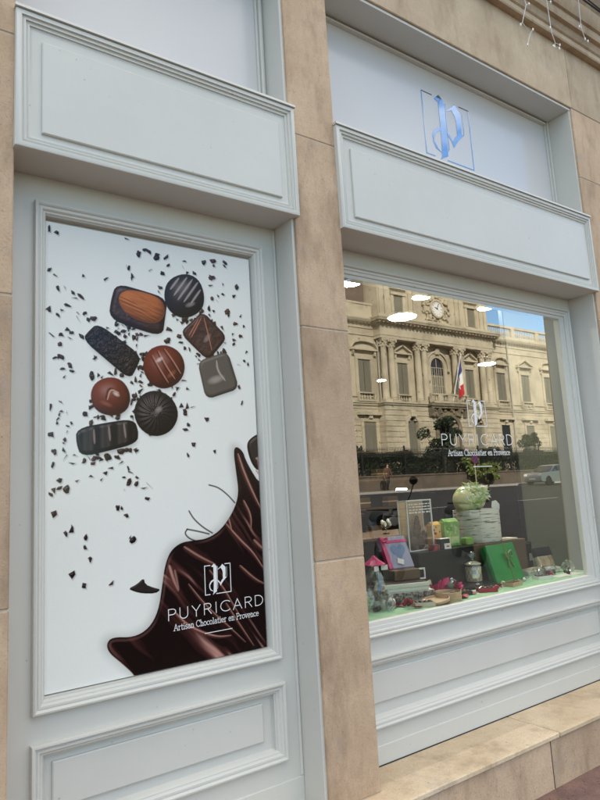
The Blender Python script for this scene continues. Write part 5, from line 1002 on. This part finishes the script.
bm = nb(); box(bm, (48.45,YC+.0305,9.6), (50.35,YC+.034,12.6)); tp('curtain', bm, 'shutter', f)
bm = nb(); archframe(bm, 49.5, 1.5, 1.95, 2.0, 6.7, YF-.03, YF+.18)
for k in range(30):
    rr = random.Random(k); sd = -1 if k % 2 else 1; box(bm, (-.15,-.05,-.2), (.15,.3*rr.uniform(.5,1.3),.2), .04, rot=Matrix.Rotation(rr.uniform(-.6,.6), 3, 'Y'), at=(49.5+sd*rr.uniform(.2,2.5),YF+.04,7.6+rr.uniform(.55,1.25)))
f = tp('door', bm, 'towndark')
bm = nb(); prism(bm, archpts(49.5, 1.499, 2.0, 6.7), XZ, YF-.85, YF-.7); tp('door_leaf', bm, 'iron', f)
bm = nb(); box(bm, (46.6,YF-.02,9.10), (52.4,YF+.62,9.36)); box(bm, (46.75,YF-.02,8.9), (52.25,YF+.5,9.09))
for x in (46.95,48.0,51.0,52.05): prism(bm, [(YF,8.0),(YF+.2,8.05),(YF+.48,8.8),(YF+.48,8.899),(YF,8.899)], YZ, x-.2, x+.2)
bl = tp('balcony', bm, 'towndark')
bm = nb(); balustrade(bm, 46.7, 52.3, YF+.55, 9.415, .95, 1.45, .2); tp('balustrade', bm, 'town', bl)
for x, y in ((41.05,YC+.3),(61.5,YC+.15)):
    bm = nb(); tube(bm, [(x,y+.12,17.0),(x,y,16.6),(x,y,GZ+.2)], .085, 8); lathe(bm, [(.11,16.5),(.2,16.95)], 10, at=(x,y,0)); tp('drainpipe', bm, 'lead', smooth=60)
# flag
t = thing('flag', 'limp blue white and red flag on a slanted pole over the town hall balcony', 'flag', (50.0,YF+.4,9.42))
bm = nb(); tube(bm, [(0,0,0),(.95,.75,5.0)], [.05,.035], 8); lathe(bm, [(.03,0),(.07,.06),(.02,.14)], 8, at=(.95,.75,5.0)); obj('pole', bm, 'white', t)
for k, (m, a0, a1) in enumerate((('fblue',0,1/3),('fwhite',1/3,2/3),('fred',2/3,1))):
    bm = nb(); G = []
    for i in range(9):
        row = []
        s = a0+(a1-a0)*i/8
        for j in range(13):
            h = j/12; px, py, pz = .95*(.62+.33*h), .75*(.62+.33*h), 5*(.62+.33*h)   # along the pole
            dn = s*2.6; fold = math.sin(h*9+s*3)*.14*(.3+s); nar = 1-.55*s
            x = px*(1)+(h-.5)*.0+(.55+.45*(h-.5)*nar)*s*.3+fold*.6; z = pz-dn-(1.65*h)*s*.55
            row.append(bm.verts.new((x, py+fold, z)))
        G.append(row)
    for i in range(8):
        for j in range(12): bm.faces.new((G[i][j], G[i][j+1], G[i+1][j+1], G[i+1][j]))
    obj('cloth', bm, m, t, smooth=60)

# ---- low wall, iron fence, hedges
FY = -30.
bm = nb(); box(bm, (8,FY-.25,1.1), (96,FY+.25,2.05), .02); tg_ = obj('low_wall', bm, 'wallstone'); tag(tg_, 'long low stone wall carrying the iron fence before the town hall', 'wall')
bm = nb(); box(bm, (8,FY-.3,2.052), (96,FY+.3,2.17), .02); obj('coping', bm, 'wallstone', tg_)
t = thing('iron_fence', 'dark iron fence with spear points on the low wall', 'fence', (50,FY,2.17))
bm = nb(); x = -41.9
while x < 45.9: tube(bm, [(x,0,0),(x,0,1.72)], .016, 4); lathe(bm, [(.012,1.72),(.04,1.8),(.004,1.93)], 4, at=(x,0,0)); x += .155
obj('bars', bm, 'iron', t)
bm = nb()
for z in (.12,1.28,1.58): box(bm, (-42,-.02,z), (46,.02,z+.045))
x = -41.82
while x < 45.8: lathe(bm, [(.055,-.008),(.055,.008)], 6, at=(x,0,1.453), rot=rf); x += .155
obj('rails', bm, 'iron', t)
for x in range(-42, 47, 4):
    bm = nb(); box(bm, (x-.05,-.05,0), (x+.05,.05,1.9)); lathe(bm, [(.03,1.9),(.08,1.98),(.0,2.12)], 8, at=(x,0,0)); obj('post', bm, 'iron', t)
def leaves(bm, n, fn, s, rr):
    for _ in range(n):
        c = Vector(fn(rr)); d = Vector((rr.gauss(0,1), rr.gauss(0,1), rr.gauss(0,1))).normalized(); q = d.orthogonal().normalized(); b = d.cross(q); k = s*rr.uniform(.6,1.3)
        bm.faces.new([bm.verts.new(p) for p in (c-q*k, c-b*k*.5, c+q*k, c+b*k*.5)])
def hedge(label, x0, x1, h, seed, m='leaf', y=FY-1.3, dp=.8):
    rr = random.Random(seed); t = thing('hedge', label, 'hedge', ((x0+x1)/2,y,GZ-.15)); w_ = (x1-x0)/2
    def f(r):
        u, v, a = r.uniform(-1,1), r.uniform(-1,1), r.uniform(0,1); top = h*(.92+.10*math.sin(u*w_*1.3+seed)+.05*math.sin(u*w_*4.1))
        k = r.uniform(.8,1.04)
        if r.random() < .35: return (u*w_, v*dp, top*k)
        return (u*w_, dp*k*(1 if r.random() < .7 else -1), top*a)
    bm = nb(); leaves(bm, int(1500*(x1-x0)), f, .12, rr); obj('foliage', bm, m, t, fix=False)
    bm = nb()
    for k in range(int((x1-x0)*1.5)): xx = rr.uniform(-w_,w_); tube(bm, [(xx,0,0),(xx+rr.uniform(-.2,.2),rr.uniform(-.2,.2),h*.75)], [.05,.02], 5)
    for k in range(int((x1-x0)*6)):
        xx = rr.uniform(-w_,w_); zz2 = rr.uniform(.2,h*.8); tube(bm, [(xx,-dp*.8,zz2),(xx+rr.uniform(-.6,.6),dp*.8,zz2+rr.uniform(-.2,.3))], .02, 4)
    obj('branches', bm, 'bark', t)
hedge('dark clipped hedge behind the fence, leftmost in the window reflection', 26.5, 31.8, 3.0, 3)
hedge('dark rounded hedge behind the fence, left of the arched door', 32.0, 36.6, 2.75, 4)
hedge('dark clipped hedge behind the fence, right of the arched door', 38.5, 43.8, 2.9, 5)
hedge('low dark hedge behind the fence by the right wing', 45.5, 55, 2.5, 6)
def bush(name, label, x, y, z, h, w_, seed, m, n, cat, leaf=.13, trunk=.25):
    rr = random.Random(seed); t = thing(name, label, cat, (x,y,z))
    cl = [(rr.gauss(0,.42)*w_, rr.gauss(0,.42)*w_, h*rr.uniform(trunk+.15,.95), rr.uniform(.22,.42)*w_) for _ in range(16)]
    def f(r):
        c = r.choice(cl); d = Vector((r.gauss(0,1), r.gauss(0,1), r.gauss(0,1))).normalized()*c[3]*r.uniform(.5,1.1); return (c[0]+d.x, c[1]+d.y, max(c[2]+d.z*.8, .05))
    bm = nb(); leaves(bm, n, f, leaf, rr); obj('crown', bm, m, t, fix=False)
    bm = nb(); tube(bm, [(0,0,0),(.05,0,h*.3),(0,.05,h*.7)], [.09*h/4,.07*h/4,.02], 8)
    for c in cl[:9]: tube(bm, [(.03,0,h*.3*rr.uniform(.6,1.3)), (c[0]*.6,c[1]*.6,c[2]*.8), c[:3]], [.04*h/4,.025*h/4,.01], 5)
    obj('trunk', bm, 'bark', t)
bush('small_tree', 'small dark leafy tree before the left wing, cut by the stone pillar in the reflection', 29.0, -34.5, 1.0, 5.6, 1.25, 21, 'leaf', 2600, 'tree')
bush('small_tree', 'green leafy small tree before the arched door of the town hall', 41.6, -35.0, 1.0, 6.1, 1.6, 22, 'leaf', 4200, 'tree')
bush('small_tree', 'low leafy small tree at the far end of the right wing in the reflection', 54.5, -35.0, 1.0, 5.3, 1.3, 23, 'leaf', 2600, 'tree')
bush('shrub', 'bright yellow-green shrub in front of the low wall', 38.6, -29.2, 1.12, 2.1, .85, 31, 'leaf2', 1500, 'shrub', .12, .05)
bush('shrub', 'smaller yellow-green shrub in front of the low wall, to the right', 40.4, -29.2, 1.12, 1.7, .7, 32, 'leaf2', 1200, 'shrub', .12, .05)

# ---- no-parking sign
t = thing('traffic_sign', 'round blue and red no-parking sign on a thin pole by the far kerb', 'traffic sign', (34.55,-25.9+.0,1.0))
bm = nb(); tube(bm, [(0,0,0),(0,0,2.3)], .035, 8); obj('pole', bm, 'lead', t)
bm = nb(); lathe(bm, [(.30,0),(.30,.03)], 32, at=(0,.04,1.95), rot=rf); obj('disc', bm, 'signred', t)
bm = nb(); lathe(bm, [(.235,0),(.235,.006)], 32, at=(0,.071,1.95), rot=rf); obj('blue_field', bm, 'signblue', t)
bm = nb(); box(bm, (-.03,0,-.24), (.03,.004,.24), rot=Matrix.Rotation(R(45), 3, 'Y'), at=(0,.078,1.95)); obj('slash', bm, 'signred', t)

# ---- pedestrian
t = thing('person', 'person in a brown jacket and dark trousers walking along the low wall', 'person', (28.85,-28.5,1.152), R(100))
def skinned(name, V, E_, rad, mats, assign, par, root=0):
    me = bpy.data.meshes.new(name); me.from_pydata(V, E_, []); o = bpy.data.objects.new(name, me); COL.objects.link(o)
    mo = o.modifiers.new('s', 'SKIN'); sv = me.skin_vertices[0].data
    for i, r in enumerate(rad): sv[i].radius = (r if isinstance(r, tuple) else (r, r)); sv[i].use_root = (i == root)
    o.modifiers.new('u', 'SUBSURF').levels = 2
    dg = bpy.context.evaluated_depsgraph_get(); dg.update(); nm = bpy.data.meshes.new_from_object(o.evaluated_get(dg)); bpy.data.objects.remove(o)
    nm.materials.clear()
    for m in mats: nm.materials.append(MT[m])
    for p in nm.polygons: p.material_index = assign(p.center); p.use_smooth = True
    q = bpy.data.objects.new(name, nm); COL.objects.link(q); q.parent = par; return q
V = [(0,0,.95),(0,.0,1.12),(.01,0,1.30),(.02,0,1.44),(.03,0,1.51),(.035,0,1.57),(.05,0,1.63),(.045,0,1.70),
     (0,.10,.90),(.20,.10,.50),(.10,.10,.09),(.02,.1,.06),(.24,.10,.04),
     (0,-.10,.90),(-.05,-.10,.49),(-.30,-.10,.14),(-.36,-.1,.12),(-.20,-.10,.03),
     (.01,.19,1.41),(-.10,.24,1.14),(-.02,.25,.90),(.0,.25,.83),
     (.01,-.19,1.41),(.06,-.24,1.13),(.22,-.22,.92),(.26,-.21,.86),
     (.135,0,1.615)]
E_ = [(0,1),(1,2),(2,3),(3,4),(4,5),(5,6),(6,7),(0,8),(8,9),(9,10),(10,11),(10,12),(0,13),(13,14),(14,15),(15,16),(15,17),(3,18),(18,19),(19,20),(20,21),(3,22),(22,23),(23,24),(24,25),(6,26)]
rad = [(.13,.16),(.12,.155),(.14,.19),(.10,.15),.055,.07,.09,.07,.095,.065,.045,.035,.035,.095,.065,.045,.035,.035,.07,.052,.04,.035,.07,.052,.04,.035,.02]
def asg(c):
    if c.z < .10 or (c.x < -.2 and c.z < .17): return 3
    if c.z < .90 and abs(c.y) < .17: return 2
    if c.z > 1.50 or (abs(c.y) > .18 and c.z < .88): return 0
    return 1
bd = skinned('body', V, E_, rad, ['skin','jacket','trousers','shoe'], asg, t)
bm = nb(); bmesh.ops.create_uvsphere(bm, u_segments=16, v_segments=10, radius=1)
for v in bm.verts:
    v.co = Vector((v.co.x*.105+.03, v.co.y*.098, v.co.z*.11+1.69))
    if v.co.x > .1: v.co.x = .1; v.co.z = max(v.co.z, 1.69)
obj('hair', bm, 'hair', t, smooth=70)

# ---- silver hatchback
t = thing('parked_car', 'silver hatchback parked across the street, mirrored at the right of the window', 'car', (41.9,-25.2,rz_(-25.2)), 0)
low = [(-2.05,.32),(-2.08,.55),(-2.02,.78),(-1.9,.90),(-.95,.97),(1.55,.99),(1.95,.93),(2.05,.70),(2.06,.40),(1.95,.27),(1.72,.26)]
def wheelarch(c): return [(c+.36*math.cos(a), .30+.36*math.sin(a)) for a in [PI*k/8 for k in range(9)] if True]
pts = low+[(p[0], p[1]) for p in wheelarch(1.32)]+[(.9,.22),(-.9,.22)]+wheelarch(-1.3)+[(-1.75,.26)]
bm = nb(); fs = prism(bm, pts, XZ, -.82, .82)
for v in bm.verts:
    k = (v.co.z-.2)/.8; v.co.y *= (1.0-.05*max(0,k)**2)*(1-.10*max(0, abs(v.co.x)-1.5)/.6)
body = obj('body', bm, 'carpaint', t, smooth=35)
roofp = [(-.98,.965),(-.25,1.40),(.1,1.46),(1.0,1.45),(1.55,1.32),(1.93,.985)]
bm = nb(); prism(bm, roofp, XZ, -.76, .76)
for v in bm.verts: v.co.y *= 1-.20*max(0, v.co.z-.97)/.5
obj('cabin', bm, 'carpaint', t, smooth=35)
for s in (-1, 1):
    for nm, q in (('side_window', [(-.72,1.0),(-.18,1.34),(.10,1.385),(.16,1.0)]), ('side_window', [(.22,1.0),(.16,1.39),(.85,1.385),(1.0,1.0)]), ('side_window', [(1.08,1.0),(.93,1.38),(1.25,1.34),(1.52,1.05)])):
        bm = nb(); v = [bm.verts.new((a, s*(.764*(1-.20*max(0,b-.97)/.5)+.004), b)) for a, b in q]; bm.faces.new(v); obj(nm, bm, 'carglass', t)
    bm = nb(); box(bm, (-.55,s*.80-.06,.98), (-.40,s*.80+.06 if s > 0 else s*.80+.06,1.09), .03); bm.verts.ensure_lookup_table(); obj('wing_mirror', bm, 'carpaint', t)
    for x in (-.02,1.02): bm = nb(); box(bm, (x,s*.815-.012,.80), (x+.16,s*.815+.012,.835), .008); obj('door_handle', bm, 'carpaint', t)
    for x, c in ((-2.0,'lamp'),(1.93,'redlamp')): bm = nb(); box(bm, (x-.07,s*.60-.13,.66), (x+.09,s*.60+.13,.82), .03); obj('headlight' if c == 'lamp' else 'tail_light', bm, c, t)
    for x in (1.32,-1.3):
        bm = nb(); lathe(bm, [(.20,-.09),(.29,-.095),(.31,-.06),(.31,.06),(.29,.095),(.20,.09)], 24, at=(x,s*.73,.31), rot=rf); wh = obj('wheel', bm, 'rubber', t, smooth=40)
        bm = nb(); lathe(bm, [(.20,-.07),(.20,.07),(.06,.085)], 20, at=(x,s*.73,.31), rot=rf if s > 0 else Matrix.Rotation(R(90),3,'X')); obj('rim', bm, 'chrome', wh, smooth=30)
for nm, q in (('windscreen', [(-.97,.99),(-.30,1.385)]), ('rear_window', [(1.90,1.02),(1.57,1.31)])):
    (xa,za),(xb,zb) = q; e = -.012 if nm == 'windscreen' else .012
    bm = nb(); v = [bm.verts.new(p) for p in ((xa+e,-.70,za+.012),(xb+e,-.60,zb+.012),(xb+e,.60,zb+.012),(xa+e,.70,za+.012))]; bm.faces.new(v); obj(nm, bm, 'carglass', t)
for x, w_ in ((-2.085,.5),(2.066,.5)):
    bm = nb(); box(bm, (x-.012,-w_/2,.42), (x+.012,w_/2,.53), .004); obj('number_plate', bm, 'white', t)

# ---- parked scooters on the near side of the road
def scooter(label, x, y, rz):
    t = thing('scooter', label, 'scooter', (x,y,rz_(y)), rz, 'scooters parked along the road')
    for xx in (-.62,.66):
        bm = nb(); tube(bm, [(xx+.19*math.cos(2*PI*k/28),0,.25+.19*math.sin(2*PI*k/28)) for k in range(28)], .058, 10, closed=True); wh = obj('wheel', bm, 'rubber', t, smooth=60)
        bm = nb(); lathe(bm, [(.15,-.035),(.15,.035)], 18, at=(xx,0,.25), rot=rf); obj('rim', bm, 'iron', wh)
    bm = nb(); V_ = [(-.95,.55,.10),(-.8,.74,.15),(-.35,.72,.17),(-.12,.45,.15),(.12,.32,.15),(.32,.42,.15),(.46,.75,.17),(.5,.98,.14)]
    tube(bm, [(a,0,b) for a, b, c in V_], [c for a, b, c in V_], 12); obj('body', bm, 'black', t, smooth=60)
    bm = nb(); tube(bm, [(.74,0,.42),(.66,0,.54),(.50,0,.5),(.56,0,.4)], [.05,.09,.09,.05], 10); obj('front_mudguard', bm, 'black', t, smooth=60)
    bm = nb(); tube(bm, [(-.9,0,.86),(-.6,0,.88),(-.2,0,.84)], [.10,.14,.11], 12); obj('seat', bm, 'blackm', t, smooth=60)
    bm = nb(); tube(bm, [(.66,.0,.25),(.52,0,.75),(.44,0,1.05)], .035, 8); obj('fork', bm, 'lead', t)
    bm = nb(); tube(bm, [(.30,-.36,1.06),(.40,-.2,1.06),(.44,0,1.04),(.40,.2,1.06),(.30,.36,1.06)], .018, 8); hb = obj('handlebar', bm, 'iron', t)
    for s in (-1,):
        bm = nb(); tube(bm, [(.36,s*.24,1.07),(.40,s*.33,1.24),(.38,s*.41,1.43)], .010, 6); mi_ = obj('mirror_arm', bm, 'iron', t)
        bm = nb(); lathe(bm, [(.04,-.015),(.066,-.008),(.066,.012),(.02,.03)], 18, at=(.38,s*.41,1.48), rot=Matrix.Rotation(R(90), 3, 'Y')); obj('mirror', bm, 'blackm', t, smooth=50)
    bm = nb(); lathe(bm, [(.085,0),(.09,.03),(.06,.06)], 16, at=(.58,0,.88), rot=Matrix.Rotation(R(90), 3, 'Y')); obj('headlight', bm, 'lamp', t)
    bm = nb(); box(bm, (-.98,-.06,.62), (-.93,.06,.70), .01); obj('tail_light', bm, 'redlamp', t)
    return t
scooter('black scooter parked by the road, whose round mirror shows left of the birch pot', 7.08, -5.13, R(120))
scooter('black scooter parked by the road, nearer the right edge of the window', 8.98, -5.13, R(122))
